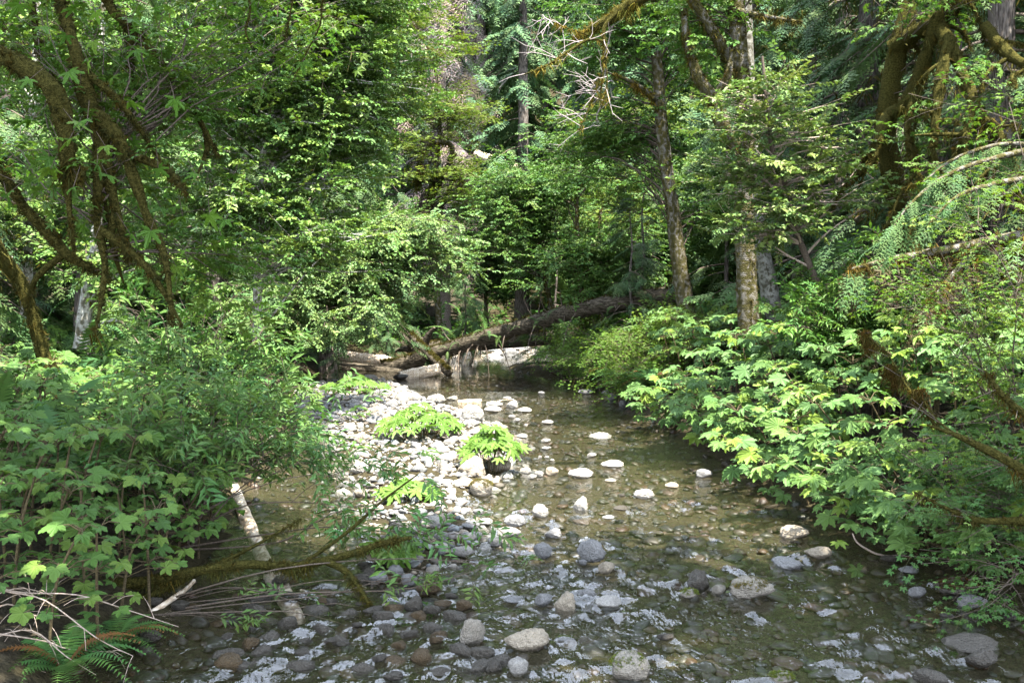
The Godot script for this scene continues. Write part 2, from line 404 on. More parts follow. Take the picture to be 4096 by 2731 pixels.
# ---------- shapes ----------
func curve(cps: Array, n := 5) -> Array:
	# smooth line through the given points; x, y, z and radius
	var out := []
	for k in cps.size() - 1:
		var a: Vector4 = cps[maxi(k - 1, 0)]
		var b: Vector4 = cps[k]
		var c: Vector4 = cps[k + 1]
		var d: Vector4 = cps[mini(k + 2, cps.size() - 1)]
		for j in n:
			var t := float(j) / n
			out.append(0.5 * ((2.0 * b) + (c - a) * t + (2.0 * a - 5.0 * b + 4.0 * c - d) * t * t + (3.0 * b - a - 3.0 * c + d) * t * t * t))
	out.append(cps[-1])
	return out

func p3(q: Vector4) -> Vector3:
	return Vector3(q.x, q.y, q.z)

func tube(g: Geo, path: Array, sides: int, off := Vector3.ZERO, lump := 0.0, lf := 3.0, cap := true, col := Color.WHITE) -> void:
	if path.size() < 2: return
	var side := Vector3.ZERO
	var first := g.v.size()
	for k in path.size():
		var q: Vector4 = path[k]
		var d := (p3(path[mini(k + 1, path.size() - 1)]) - p3(path[maxi(k - 1, 0)])).normalized()
		if side == Vector3.ZERO:
			side = d.cross(Vector3(0.31, 0.12, 0.94)).normalized()
		side = (side - d * side.dot(d)).normalized()
		var other := d.cross(side)
		for s in sides:
			var a := TAU * s / sides
			var o := side * cos(a) + other * sin(a)
			var r := maxf(q.w, 0.0015)
			if lump > 0.0:
				r *= 1.0 + lump * N1.get_noise_3dv((p3(q) + o * q.w) * lf * 20.0)
			g.v.append(p3(q) + o * r - off)
			g.n.append(o)
			g.c.append(col)
		if k:
			var r0 := first + (k - 1) * sides
			for s in sides:
				var s2 := (s + 1) % sides
				g.t(r0 + s, r0 + sides + s, r0 + s2)
				g.t(r0 + s2, r0 + sides + s, r0 + sides + s2)
	if cap and sides > 3:
		for e in [0, path.size() - 1]:
			var b := g.v.size()
			g.v.append(p3(path[e]) - off)
			g.n.append((p3(path[e]) - p3(path[1 if e == 0 else e - 1])).normalized())
			g.c.append(col)
			for s in sides:
				if e == 0: g.t(b, first + s, first + (s + 1) % sides)
				else: g.t(b, first + e * sides + (s + 1) % sides, first + e * sides + s)

func blade(g: Geo, at: Vector3, dir: Vector3, up: Vector3, l: float, w: float, col: Color, fold := 0.25, wide := 0.45, droop := 0.15) -> void:
	# one leaf of four triangles, folded along its midrib
	var f := dir.normalized()
	var x := up.cross(f).normalized()
	var y := f.cross(x)
	var a := g.p(at, col)
	var m := g.p(at + f * l * wide - y * l * droop * 0.2, col)
	var t := g.p(at + f * l - y * l * droop, col)
	var e := g.p(at + f * l * wide + x * w * 0.5 + y * w * fold, col)
	var d := g.p(at + f * l * wide - x * w * 0.5 + y * w * fold, col)
	g.t(a, e, m)
	g.t(m, e, t)
	g.t(a, m, d)
	g.t(m, t, d)

func kite(g: Geo, at: Vector3, dir: Vector3, up: Vector3, l: float, w: float, col: Color, fold := 0.2) -> void:
	# one small leaf of two triangles
	var f := dir.normalized()
	var x := up.cross(f).normalized()
	var y := f.cross(x)
	var a := g.p(at, col)
	var t := g.p(at + f * l - y * l * 0.15, col)
	var e := g.p(at + f * l * 0.48 + x * w * 0.5 + y * w * fold, col)
	var d := g.p(at + f * l * 0.48 - x * w * 0.5 + y * w * fold, col)
	g.t(a, e, t)
	g.t(a, t, d)

func sliver(g: Geo, a: Vector3, b: Vector3, w: float, col: Color) -> void:
	var s := (b - a).cross(Vector3(0.2, 1, 0.1)).normalized() * w * 0.5
	var k := g.p(a - s, col)
	var l := g.p(a + s, col)
	var m := g.p(b, col)
	g.t(k, l, m)

const BROWN := Color(0.9, 0.42, 0.55)

func palmate(lobes: int, spread: float, sinus: float, tooth: float, drop: float, back := 0.62) -> ArrayMesh:
	# a lobed, toothed leaf, one unit across, stalk at the origin, tip along +z
	var g := Geo.new()
	var o := g.p(Vector3(0, 0.02, 0))
	var rim := []
	var half := deg_to_rad(spread)
	for k in lobes:
		var q := (float(k) / (lobes - 1)) * 2.0 - 1.0
		var a := q * half
		var l := 0.56 * lerpf(1.0, back, absf(q)) * rr(0.94, 1.06)
		var step := 2.0 * half / (lobes - 1)
		var wid := step * 0.5
		if k == 0: rim.append([a - wid * 0.9, l * sinus * 0.8, 0.0])
		rim.append([a - wid * 0.62, l * lerpf(sinus, 1.0, 0.45), -0.3 * drop])
		rim.append([a - wid * 0.36, l * (lerpf(sinus, 1.0, 0.55) - tooth * 0.5), -0.35 * drop])
		rim.append([a - wid * 0.30, l * (lerpf(sinus, 1.0, 0.75) + tooth * 0.3), -0.6 * drop])
		rim.append([a, l, -drop])
		rim.append([a + wid * 0.30, l * (lerpf(sinus, 1.0, 0.75) + tooth * 0.3), -0.6 * drop])
		rim.append([a + wid * 0.36, l * (lerpf(sinus, 1.0, 0.55) - tooth * 0.5), -0.35 * drop])
		rim.append([a + wid * 0.62, l * lerpf(sinus, 1.0, 0.45), -0.3 * drop])
		rim.append([a + wid, l * sinus * (0.8 if k == lobes - 1 else 1.0), 0.09])
	var ids := []
	for r in rim:
		ids.append(g.p(Vector3(sin(r[0]) * r[1], r[2] * r[1] + rr(-0.008, 0.008), cos(r[0]) * r[1])))
	for k in ids.size() - 1:
		g.t(o, ids[k + 1], ids[k])
	return g.mesh()

func spray_broad(leaves: int, l: float, w: float, length: float, whorl := false, seed_ := 1) -> ArrayMesh:
	R.seed = seed_
	var g := Geo.new()
	sliver(g, Vector3.ZERO, Vector3(0, -0.02, length), 0.008, BROWN)
	for k in leaves:
		var t := 1.0 - pow(1.0 - (k + 0.7) / leaves, 1.0 if not whorl else 0.8)
		var s := 1.0 if k % 2 == 0 else -1.0
		var at := Vector3(rr(-0.02, 0.02), rr(-0.02, 0.02) - 0.02 * t, length * t)
		var dir := Vector3(s * rr(0.5, 1.1), rr(-0.45, 0.25), rr(0.25, 1.0))
		var up := Vector3(rr(-0.5, 0.5), 1, rr(-0.5, 0.5))
		var q := rr(0.75, 1.2)
		var c := Color(rr(0.85, 1.2), rr(0.88, 1.15), rr(0.8, 1.1))
		if whorl: blade(g, at, dir, up, l * q, w * q, c, 0.15, 0.5, rr(0.05, 0.35))
		else: kite(g, at, dir, up, l * q, w * q, c, 0.18)
	return g.mesh()

func spray_star(leaves: int, size: float, length: float, lobes: int, sinus: float, seed_: int) -> ArrayMesh:
	# twig with small maple-like leaves in flat layers
	R.seed = seed_
	var g := Geo.new()
	sliver(g, Vector3.ZERO, Vector3(0, -0.01, length), 0.006, BROWN)
	for k in leaves:
		var t := (k / 2 + 1.0) / (leaves / 2)
		var s := 1.0 if k % 2 == 0 else -1.0
		var mid := Vector3(s * size * rr(0.55, 0.9), rr(-0.03, 0.02), length * t + rr(-0.02, 0.02))
		var tip := Vector3(s * rr(0.3, 0.9), rr(-0.35, 0.05), 1.0).normalized()
		var x := Vector3(rr(-0.3, 0.3), 1, rr(-0.3, 0.3)).cross(tip).normalized()
		var y := tip.cross(x)
		var c := Color(rr(0.85, 1.2), rr(0.88, 1.12), rr(0.8, 1.1))
		var q := size * rr(0.75, 1.15)
		var o := g.p(mid, c)
		var ring := []
		for j in lobes * 2 + 1:
			var a := lerpf(-2.5, 2.5, float(j) / (lobes * 2))
			var r := q * (0.5 if j % 2 == 1 else 0.5 * sinus) * (1.0 - 0.12 * absf(a))
			ring.append(g.p(mid + (tip * cos(a) + x * sin(a)) * r - y * (0.12 * q if j % 2 == 1 else -0.02 * q), c))
		for j in ring.size() - 1:
			g.t(o, ring[j + 1], ring[j])
	return g.mesh()

func spray_fan(pairs: int, length: float, width: float, sub: int, thick: float, seed_: int, droop := 0.22) -> ArrayMesh:
	# flat drooping conifer frond: an axis, side branchlets, small scales along them
	R.seed = seed_
	var g := Geo.new()
	var bend := func(q: Vector3) -> Vector3: return Vector3(q.x, q.y - droop * q.z * q.z / length - 0.25 * absf(q.x) * absf(q.x) / width, q.z)
	sliver(g, Vector3.ZERO, bend.call(Vector3(0, 0, length)), thick * 1.2, Color(0.9, 0.8, 0.9))
	for k in pairs:
		var t := (k + 0.5) / pairs
		for s in [-1.0, 1.0]:
			var bl := width * (1.0 - 0.75 * t) * (0.55 + 0.45 * minf(1.0, t * 5.0)) * rr(0.75, 1.15)
			var a := Vector3(0, 0, length * t)
			var b := a + Vector3(s * bl * 0.82, rr(-0.02, 0.02), bl * rr(0.45, 0.75))
			var c := Color(rr(0.85, 1.2), rr(0.88, 1.15), rr(0.85, 1.1))
			sliver(g, bend.call(a), bend.call(b), thick * 1.4, c)
			for j in sub:
				var e := (j + 0.6) / sub
				var at := a.lerp(b, e)
				var sl := bl * 0.42 * (1.15 - e)
				for z in [-1.0, 1.0]:
					var out := (b - a).normalized().rotated(Vector3.UP, z * 0.75) * sl
					sliver(g, bend.call(at), bend.call(at + out), thick * 1.5, c)
	return g.mesh()

func spray_fern(pairs: int, length: float, width: float, seed_: int) -> ArrayMesh:
	R.seed = seed_
	var g := Geo.new()
	var arc := func(t: float) -> Vector3: return Vector3(0, length * (0.75 * t - 0.85 * t * t), length * (0.85 * t))
	for k in pairs:
		var t := (k + 1.5) / (pairs + 1.5)
		var a: Vector3 = arc.call(t)
		var w := width * sin(PI * pow(t, 0.75)) * 0.5 + 0.012
		for s in [-1.0, 1.0]:
			var b := a + Vector3(s * w, -0.10 * w - rr(0, 0.02), w * 0.28)
			var c := Color(rr(0.85, 1.15), rr(0.9, 1.1), rr(0.85, 1.1))
			var h := length / pairs * 0.42
			var i0 := g.p(a + Vector3(0, 0, -h), c)
			var i1 := g.p(a + Vector3(0, 0, h), c)
			var i2 := g.p(b, c)
			g.t(i0, i1, i2)
		if k:
			sliver(g, arc.call((k + 0.5) / (pairs + 1.5)), a, 0.008, Color(0.8, 0.7, 0.6))
	return g.mesh()

func spray_tuft(blades: int, l: float, w: float, seed_: int) -> ArrayMesh:
	# a tuft of moss strands: grows along +z and hangs
	R.seed = seed_
	var g := Geo.new()
	for k in blades:
		var b := Vector3(rr(-0.7, 0.7), rr(-0.3, 0.3), rr(0.35, 1.0)) * l
		var a := Vector3(rr(-0.3, 0.3), rr(-0.3, 0.3), 0) * l
		var s := Vector3(rr(-1, 1), rr(-1, 1), rr(-0.3, 0.3)).normalized() * w * 0.5
		var c := Color.WHITE * rr(0.7, 1.35)
		var i0 := g.p(a - s, c)
		var i1 := g.p(a + s, c)
		var i2 := g.p(b, c)
		g.t(i0, i1, i2)
	return g.mesh()

func rock_mesh(seed_: int, facets: float, rough: float, rows := 18, cols := 30) -> ArrayMesh:
	# a water-worn stone of unit radius: a sphere cut by soft planes, then roughened
	R.seed = seed_
	var planes := []
	for k in 13:
		planes.append([rv().normalized(), rr(0.62, 0.95)])
	var g := Geo.new()
	for a in rows + 1:
		for b in cols + 1:
			var th := PI * a / rows
			var ph := TAU * (b % cols) / cols
			var d := Vector3(sin(th) * cos(ph), cos(th), sin(th) * sin(ph))
			var sum := pow(1.05, -14.0)
			for q in planes:
				var e: float = d.dot(q[0])
				if e > 0.2: sum += pow(q[1] / e, -14.0) * facets
			var r := pow(sum, -1.0 / 14.0)
			r *= 1.0 + rough * N1.get_noise_3dv(d * 45.0 + Vector3.ONE * seed_ * 37.0) + rough * 0.6 * N1.get_noise_3dv(d * 120.0 + Vector3.ONE * seed_ * 11.0) + rough * 0.3 * N1.get_noise_3dv(d * 300.0)
			g.p(d * r)
	g.n.resize(g.v.size())
	for a in rows:
		for b in cols:
			var k := a * (cols + 1) + b
			g.t(k, k + cols + 1, k + 1)
			g.t(k + 1, k + cols + 1, k + cols + 2)
	for a in rows + 1:
		for b in cols + 1:
			var k := a * (cols + 1)
			var e := g.v[k + (b + 1) % cols] - g.v[k + (b - 1 + cols) % cols]
			var f := g.v[mini(a + 1, rows) * (cols + 1) + b] - g.v[maxi(a - 1, 0) * (cols + 1) + b]
			var nn := f.cross(e)
			if nn.dot(g.v[k + b]) < 0: nn = -nn
			g.n[k + b] = nn.normalized() if nn.length() > 1e-6 else g.v[k + b].normalized()
	return g.mesh()

func unpack(key: String) -> void:
	# triangle list of a spray, for joining many of them into one crown
	var a: Array = S[key].surface_get_arrays(0)
	var v := PackedVector3Array()
	var c := PackedColorArray()
	for k in a[Mesh.ARRAY_INDEX]:
		v.append(a[Mesh.ARRAY_VERTEX][k])
		c.append(a[Mesh.ARRAY_COLOR][k])
	SV[key] = v
	SC[key] = c

func stain(key: String, c: Color) -> PackedColorArray:
	var q := Vector3i(int(c.r * 90.0), int(c.g * 60.0), int(c.b * 120.0))
	var name_ := "%s %s" % [key, q]
	if not tinted.has(name_):
		var out := PackedColorArray()
		for k in SC[key]: out.append(Color(k.r * c.r, k.g * c.g, k.b * c.b))
		tinted[name_] = out
	return tinted[name_]

func joined(keys: Array, xf: Dictionary, col: Dictionary) -> ArrayMesh:
	var v := PackedVector3Array()
	var c := PackedColorArray()
	for key in keys:
		var base: PackedVector3Array = SV[key]
		for k in xf[key].size():
			var x: Transform3D = xf[key][k]
			v.append_array(x * base)
			c.append_array(stain(key, col[key][k]))
	var a := []
	a.resize(Mesh.ARRAY_MAX)
	a[Mesh.ARRAY_VERTEX] = v
	a[Mesh.ARRAY_COLOR] = c
	var m := ArrayMesh.new()
	m.add_surface_from_arrays(Mesh.PRIMITIVE_TRIANGLES, a)
	return m

func make_sprays() -> void:
	for k in 3:
		S["alder_%d" % k] = spray_broad(16, 0.075, 0.052, 0.42, false, 100 + k)
		S["willow_%d" % k] = spray_broad(11, 0.115, 0.032, 0.27, true, 110 + k)
		S["cascara_%d" % k] = spray_broad(13, 0.085, 0.052, 0.36, false, 120 + k)
		S["vine_%d" % k] = spray_star(8, 0.095, 0.36, 5, 0.55, 130 + k)
		S["broadmaple_%d" % k] = spray_star(6, 0.15, 0.30, 5, 0.48, 140 + k)
		S["cedar_%d" % k] = spray_fan(9, 0.62, 0.26, 2, 0.020, 150 + k)
		S["hemlock_%d" % k] = spray_fan(9, 0.50, 0.22, 2, 0.016, 160 + k, 0.35)
		S["fir_%d" % k] = spray_fan(7, 1.25, 0.55, 1, 0.075, 170 + k, 0.3)
		S["fern_%d" % k] = spray_fern(22, 0.85, 0.22, 180 + k)
		S["moss_%d" % k] = spray_tuft(10, 0.075, 0.010, 190 + k)
		S["strand_%d" % k] = spray_tuft(7, 0.17, 0.012, 195 + k)
		S["canopy_%d" % k] = spray_broad(11, 0.24, 0.20, 0.7, false, 220 + k)
		S["deadtwig_%d" % k] = spray_fan(10, 0.9, 0.5, 2, 0.012, 210 + k, 0.4)
	for key in S.keys(): unpack(key)
	R.seed = 7
	for k in 5:
		var d: float = [0.10, 0.20, 0.32, 0.16, 0.42][k]
		S["club%d" % k] = palmate(7, 135, [0.66, 0.62, 0.70, 0.58, 0.64][k], 0.10, d, 0.66)
		S["berry%d" % k] = palmate(5, 125, [0.70, 0.64, 0.72, 0.60, 0.68][k], 0.06, d, 0.72)
		S["colt%d" % k] = palmate(7, 140, 0.42, 0.16, d, 0.70)
		S["mapleleaf%d" % k] = palmate(5, 105, 0.38, 0.18, d, 0.62)
	for k in 10:
		S["rock%d" % k] = rock_mesh(300 + k, [0.6, 0.75, 0.7, 0.9, 1.0, 0.7, 0.85, 0.75, 0.6, 0.8][k], [0.10, 0.14, 0.12, 0.10, 0.16, 0.12, 0.16, 0.10, 0.1, 0.14][k])
	for k in 5:
		S["pebble%d" % k] = rock_mesh(340 + k, 0.75, 0.14, 7, 10)

# ---------- growing things ----------
func begin(called: String, label: String, category: String, base: Vector3, group := "") -> Dictionary:
	return {"root": thing(called, label, category, base, group), "base": base, "wood": Geo.new(), "twigs": Geo.new(), "xf": {}, "col": {}}

func add(T: Dictionary, key: String, x: Transform3D, c: Color) -> void:
	if not T.xf.has(key):
		T.xf[key] = []
		T.col[key] = PackedColorArray()
	x.origin -= T.base
	T.xf[key].append(x)
	T.col[key].append(c)

func finish(T: Dictionary, wood: Material, twig: Material = null, crown: Material = null, names := {}) -> Node3D:
	if T.wood.v.size(): part(names.get("wood", "trunk"), T.wood.mesh(), wood, T.root)
	if T.twigs.v.size(): part(names.get("twigs", "branches"), T.twigs.mesh(), twig if twig else wood, T.root)
	var groups := {}
	for key in T.xf:
		var kind: String = key.substr(0, key.rfind("_"))
		var called: String = names.get(kind, "crown")
		var mat: Material = crown if crown else M.leaf
		if kind in ["moss", "strand"]:
			called = "moss"
			mat = M.tuft
		elif kind == "deadtwig":
			called = "dead_twigs"
			mat = M.greytwig
		elif kind in ["cedar", "hemlock", "fir", "fern"]:
			mat = M.needle
		if not groups.has(called): groups[called] = [mat, []]
		groups[called][1].append(key)
	for called in groups:
		part(called, joined(groups[called][1], T.xf, T.col), groups[called][0], T.root)
	return T.root

func limb(T: Dictionary, cps: Array, sides := 8, lump := 0.12, n := 5) -> Array:
	var path := curve(cps, n)
	tube(T.wood, path, sides, T.base, lump, 3.0)
	return path

const CEDAR := Color(0.075, 0.13, 0.052)
const HEMLOCK := Color(0.080, 0.145, 0.050)
const FIR := Color(0.085, 0.15, 0.065)
const MOSS := Color(0.068, 0.064, 0.017)

func mossy(T: Dictionary, path: Array, per_m: float, hang := 0.5, size := 1.0, col := MOSS) -> void:
	# moss cushions all round a limb and strands hanging below it
	for k in path.size() - 1:
		var a: Vector4 = path[k]
		var b: Vector4 = path[k + 1]
		var d := (p3(b) - p3(a))
		for j in int(d.length() * per_m + R.randf()):
			var q := a.lerp(b, R.randf())
			var o := rv().cross(d).normalized()
			var lush := N2.get_noise_3dv((p3(q) + o * q.w) * 55.0)
			if lush < -0.12: continue
			if R.randf() < hang:
				o = (o + Vector3.DOWN * 1.5).normalized()
				add(T, "strand_%d" % R.randi_range(0, 2), facing(Vector3.DOWN + o * 0.25 + rv(0.15), rv(), size * rr(0.5, 1.1) * (1.0 + 1.6 * maxf(lush, 0.0)), p3(q) + o * q.w * 0.8), tint(col, 0.35))
			else:
				add(T, "moss_%d" % R.randi_range(0, 2), facing(o + Vector3.DOWN * 0.25, rv(), size * rr(0.7, 1.4), p3(q) + o * q.w * 0.9), tint(col, 0.35))

func leafy(T: Dictionary, a: Vector3, b: Vector3, r0: float, o: Dictionary) -> void:
	# a limb from a to b with side twigs that carry leaf sprays
	var l := a.distance_to(b)
	var arch: Vector3 = Vector3.UP * o.get("arch", 0.10) * l
	var m1 := a.lerp(b, 0.33) + arch * 0.8 + rv(0.07) * l
	var m2 := a.lerp(b, 0.66) + arch * 0.8 + rv(0.07) * l
	r0 = minf(r0, o.get("rmax", 0.022))
	var path := curve([Vector4(a.x, a.y, a.z, r0), Vector4(m1.x, m1.y, m1.z, r0 * 0.75), Vector4(m2.x, m2.y, m2.z, r0 * 0.5), Vector4(b.x, b.y, b.z, r0 * 0.25)], 3)
	tube(T.twigs, path, 5 if r0 > 0.02 else 4, T.base, 0.1)
	var key: String = o.key
	for k in o.get("twigs", 6):
		var t := pow(R.randf(), 0.6) * (path.size() - 1.01)
		var q: Vector4 = path[int(t)].lerp(path[int(t) + 1], t - int(t))
		var out := (b - a).normalized() * rr(0.2, 0.9) + Vector3(rr(-1, 1), rr(-0.5, 0.5) * o.get("thick", 0.6), rr(-1, 1))
		out.y += o.get("rise", 0.0)
		var tl: float = o.get("tlen", 0.7) * rr(0.5, 1.2)
		var e := p3(q) + out.normalized() * tl
		tube(T.twigs, [q * Vector4(1, 1, 1, 0.4), Vector4(e.x, e.y, e.z, 0.003)], 3, T.base, 0.0, 3.0, false)
		var steps := maxi(1, int(tl / o.get("step", 0.2)))
		for s in steps:
			var at := p3(q).lerp(e, (s + R.randf()) / steps)
			var f := out.normalized() * 0.7 + rv(0.7)
			f.y = f.y * o.get("thick", 0.6) - o.get("droop", 0.15)
			add(T, "%s_%d" % [key, R.randi_range(0, 2)], facing(f, Vector3.UP + rv(o.get("tumble", 0.35)), o.get("size", 1.0) * rr(0.75, 1.25), at), tint(o.col, o.get("vary", 0.22)))

func mass(T: Dictionary, trunk: Array, c: Vector3, r: Vector3, limbs: int, o: Dictionary) -> void:
	# limbs from the trunk into one rounded mass of foliage
	for k in limbs:
		var g := rv().normalized() * pow(R.randf(), 0.4)
		var b := c + g * r
		var best: Vector4 = trunk[0]
		var score := 1e9
		for q in trunk:
			var d: float = (p3(q).distance_to(b) + maxf(0.0, q.y - b.y + 0.35 * r.y) * 1.5) * rr(0.75, 1.35)
			if d < score:
				score = d
				best = q
		leafy(T, p3(best), b, clampf(best.w * 0.45, 0.008, 0.05), o)

func conifer(T: Dictionary, base: Vector3, h: float, r: float, first: float, boughs: int, reach: float, key: String, col: Color, size := 1.0, droop := 0.45, dens := 1.0, lean := Vector3.ZERO, top := 0.0) -> void:
	# straight trunk, drooping boughs, flat fronds on both sides of each bough
	var cps := []
	for k in 7:
		var t := k / 6.0
		var q := base + Vector3.UP * h * t + lean * t * t + Vector3(rr(-0.06, 0.06), 0, rr(-0.06, 0.06)) * (1.0 if k else 0.0)
		cps.append(Vector4(q.x, q.y - (0.3 if k == 0 else 0.0), q.z, r * (1.25 if k == 0 else lerpf(1.0, 0.12, t))))
	var path := limb(T, cps, 10, 0.14, 4)
	var end := top if top > 0.0 else h
	for k in boughs:
		var t := (k + R.randf()) / boughs
		var y := lerpf(first, end, t)
		var s := y / h
		var l := reach * (1.0 - s * 0.85) * rr(0.6, 1.15)
		var q: Vector4 = path[clampi(int(s * (path.size() - 1)), 0, path.size() - 1)]
		var az := rr(0, TAU)
		var out := Vector3(cos(az), 0, sin(az))
		var a := Vector3(q.x, base.y + y, q.z)
		var m := a + out * l * 0.5 + Vector3.DOWN * l * droop * 0.25
		var e := a + out * l + Vector3.DOWN * l * droop * rr(0.7, 1.2)
		var br := curve([Vector4(a.x, a.y, a.z, 0.012 + 0.012 * l), Vector4(m.x, m.y, m.z, 0.007 + 0.006 * l), Vector4(e.x, e.y, e.z, 0.004)], 3)
		tube(T.twigs, br, 4, T.base)
		var n := int((3.0 + 4.2 * l / size) * dens)
		for j in n:
			var w := pow(R.randf(), 0.75) * (br.size() - 1.01)
			var p: Vector4 = br[int(w)].lerp(br[int(w) + 1], w - int(w))
			var f := out * rr(0.3, 1.0) + out.cross(Vector3.UP) * rr(-1.1, 1.1) + Vector3.DOWN * rr(0.1, 0.9) * (0.4 + droop)
			add(T, "%s_%d" % [key, R.randi_range(0, 2)], facing(f, Vector3.UP + rv(0.4), size * rr(0.7, 1.25), p3(p)), tint(col, 0.22))

func shrub(called: String, label: String, category: String, base: Vector3, stems: int, tips: Array, o: Dictionary, group := "", crown: Material = null, names := {}) -> Node3D:
	# many stems from one foot; tips are [point, spread]
	var T := begin(called, label, category, base, group)
	for k in stems:
		var tip: Array = tips[k % tips.size()]
		var b: Vector3 = tip[0] + rv(1.0) * tip[1]
		var a := base + Vector3(rr(-0.25, 0.25), -0.05, rr(-0.25, 0.25))
		var rise: float = o.get("bow", 0.25)
		var span := a.distance_to(b)
		var m := a.lerp(b, 0.33) + Vector3.UP * span * rise * 0.85 + rv(0.06) * span
		var m2 := a.lerp(b, 0.68) + Vector3.UP * span * rise * 0.85 + rv(0.06) * span
		var r: float = o.get("stem", 0.014) * rr(0.6, 1.3)
		var path := curve([Vector4(a.x, a.y, a.z, r), Vector4(m.x, m.y, m.z, r * 0.75), Vector4(m2.x, m2.y, m2.z, r * 0.5), Vector4(b.x, b.y, b.z, r * 0.25)], 4)
		tube(T.wood, path, 5, T.base, 0.1)
		for j in o.get("limbs", 4):
			var t := lerpf(o.get("bare", 0.35), 1.0, R.randf()) * (path.size() - 1.01)
			var q: Vector4 = path[int(t)].lerp(path[int(t) + 1], t - int(t))
			var e: Vector3 = p3(q) + (b - a).normalized() * rr(0.1, 0.5) + rv(1.0) * o.get("side", Vector3(0.5, 0.3, 0.5))
			leafy(T, p3(q), e, r * 0.45, o)
	return finish(T, o.get("bark", M.twig), M.twig, crown, names)

func leaf_stem(g: Geo, a: Vector3, b: Vector3, r: float, sag := 0.0) -> void:
	var m := a.lerp(b, 0.5) + Vector3.UP * sag
	tube(g, [Vector4(a.x, a.y, a.z, r), Vector4(m.x, m.y, m.z, r * 0.9), Vector4(b.x, b.y, b.z, r * 0.7)], 4)

func leaf_plant(called: String, label: String, category: String, base: Vector3, h: float, lean: Vector3, tiers: int, per: int, leaf: String, mat: String, size: float, stalk: float, group: String, open := Vector3.UP) -> Node3D:
	# a cane with whorls of large lobed leaves; every leaf is a piece of its own
	var root := thing(called, label, category, base, group)
	var g := Geo.new()
	var top := Vector3(lean.x, h, lean.z)
	var bend := Vector3(lean.x * 0.3, h * 0.55, lean.z * 0.3)
	var path := curve([Vector4(0, -0.08, 0, 0.014), Vector4(bend.x, bend.y, bend.z, 0.011), Vector4(top.x, top.y, top.z, 0.008)], 4)
	tube(g, path, 5, Vector3.ZERO, 0.1)
	var spin := rr(0, TAU)
	var spots := []
	for tier in tiers:
		var t := 1.0 - tier * 0.30
		var q: Vector4 = path[clampi(int(t * (path.size() - 1)), 0, path.size() - 1)]
		for k in per:
			spin += 2.4 + rr(-0.4, 0.4)
			var out := Vector3(cos(spin), 0, sin(spin))
			var l := stalk * rr(0.6, 1.2) * (1.0 + 0.25 * tier)
			var e := p3(q) + out * l + Vector3.UP * (l * rr(0.15, 0.6) * (1.0 - 0.4 * tier)) - Vector3.UP * rr(0.0, 0.06)
			leaf_stem(g, p3(q) - Vector3.UP * rr(0, 0.06), e, 0.0045, 0.03)
			spots.append([e, out])
	part("stem", g.mesh(), M.canes, root)
	for s in spots:
		var o := part("leaf", S["%s%d" % [leaf, R.randi_range(0, 4)]], M["%s_%d" % [mat, R.randi_range(0, 5)]], root)
		var f: Vector3 = s[1] + Vector3.DOWN * rr(-0.15, 0.55) + rv(0.2)
		o.transform = facing(f, open + rv(0.35), size * rr(0.62, 1.22), s[0])
	return root

func stone(q: Array, called: String, label: String, category: String, group := "") -> Node3D:
	var o := part(called, S["rock%d" % q[7]], M["stone_" + q[6]])
	tag(o, label, category, group)
	o.transform = Transform3D(Basis(Vector3.UP, deg_to_rad(q[8])) * Basis.from_scale(Vector3(q[3], q[4], q[5])) if int(q[8]) % 180 == 0 or absf(q[8]) < 45 else Basis(Vector3.UP, deg_to_rad(q[8])) * Basis.from_scale(Vector3(q[5], q[4], q[3])), Vector3(q[0], q[1], q[2]))
	if q[10]:
		var xf := []
		var cols := PackedColorArray()
		var inv := Transform3D(o.transform.basis.inverse(), Vector3.ZERO)
		var base: Color = [MOSS, Color(0.14, 0.12, 0.035), Color(0.13, 0.16, 0.03), Color(0.085, 0.045, 0.018)][q[10]]
		for k in int(1500.0 * minf(1.0, q[3] * q[5] * 16.0)) + 260:
			var d := rv().normalized()
			d.y = absf(d.y)
			if d.y < 0.30 + 0.45 * N1.get_noise_3dv(d * 40.0 + Vector3.ONE * q[0] * 50.0): continue
			if q[10] == 2 and N1.get_noise_3dv(d * 34.0 + Vector3.ONE * q[0] * 90.0) < -0.05: continue
			var x := facing(d + Vector3.UP * 0.2, rv(), rr(0.16, 0.34), Vector3.ZERO)
			x = inv * x
			x.origin = d * 0.93
			xf.append(x)
			cols.append(tint(base, 0.35))
		many("moss", S["moss_1"], M.tuft, xf, cols, o, "stuff")
	return o

func driftwood(called: String, label: String, cps: Array, mat: Material, group := "", sides := 9, lump := 0.16) -> Array:
	var base := p3(cps[0])
	var g := Geo.new()
	var path := curve(cps, 6)
	tube(g, path, sides, base, lump, 2.2)
	var root := thing(called, label, "log" if cps[0].w > 0.03 else "stick", base, group)
	part("trunk" if cps[0].w > 0.03 else "stem", g.mesh(), mat, root)
	return [root, path]

# ---------- setting ----------
func axis(lo: float, hi: float, f0: float, f1: float, fine: float, coarse: float) -> PackedFloat32Array:
	# grid lines: fine steps between f0 and f1, growing steps beyond
	var a := PackedFloat32Array()
	var x := lo
	while x < hi:
		a.append(x)
		var d := maxf(maxf(f0 - x, x - f1), 0.0)
		x += minf(fine + d * 0.12, coarse)
	a.append(hi)
	return a

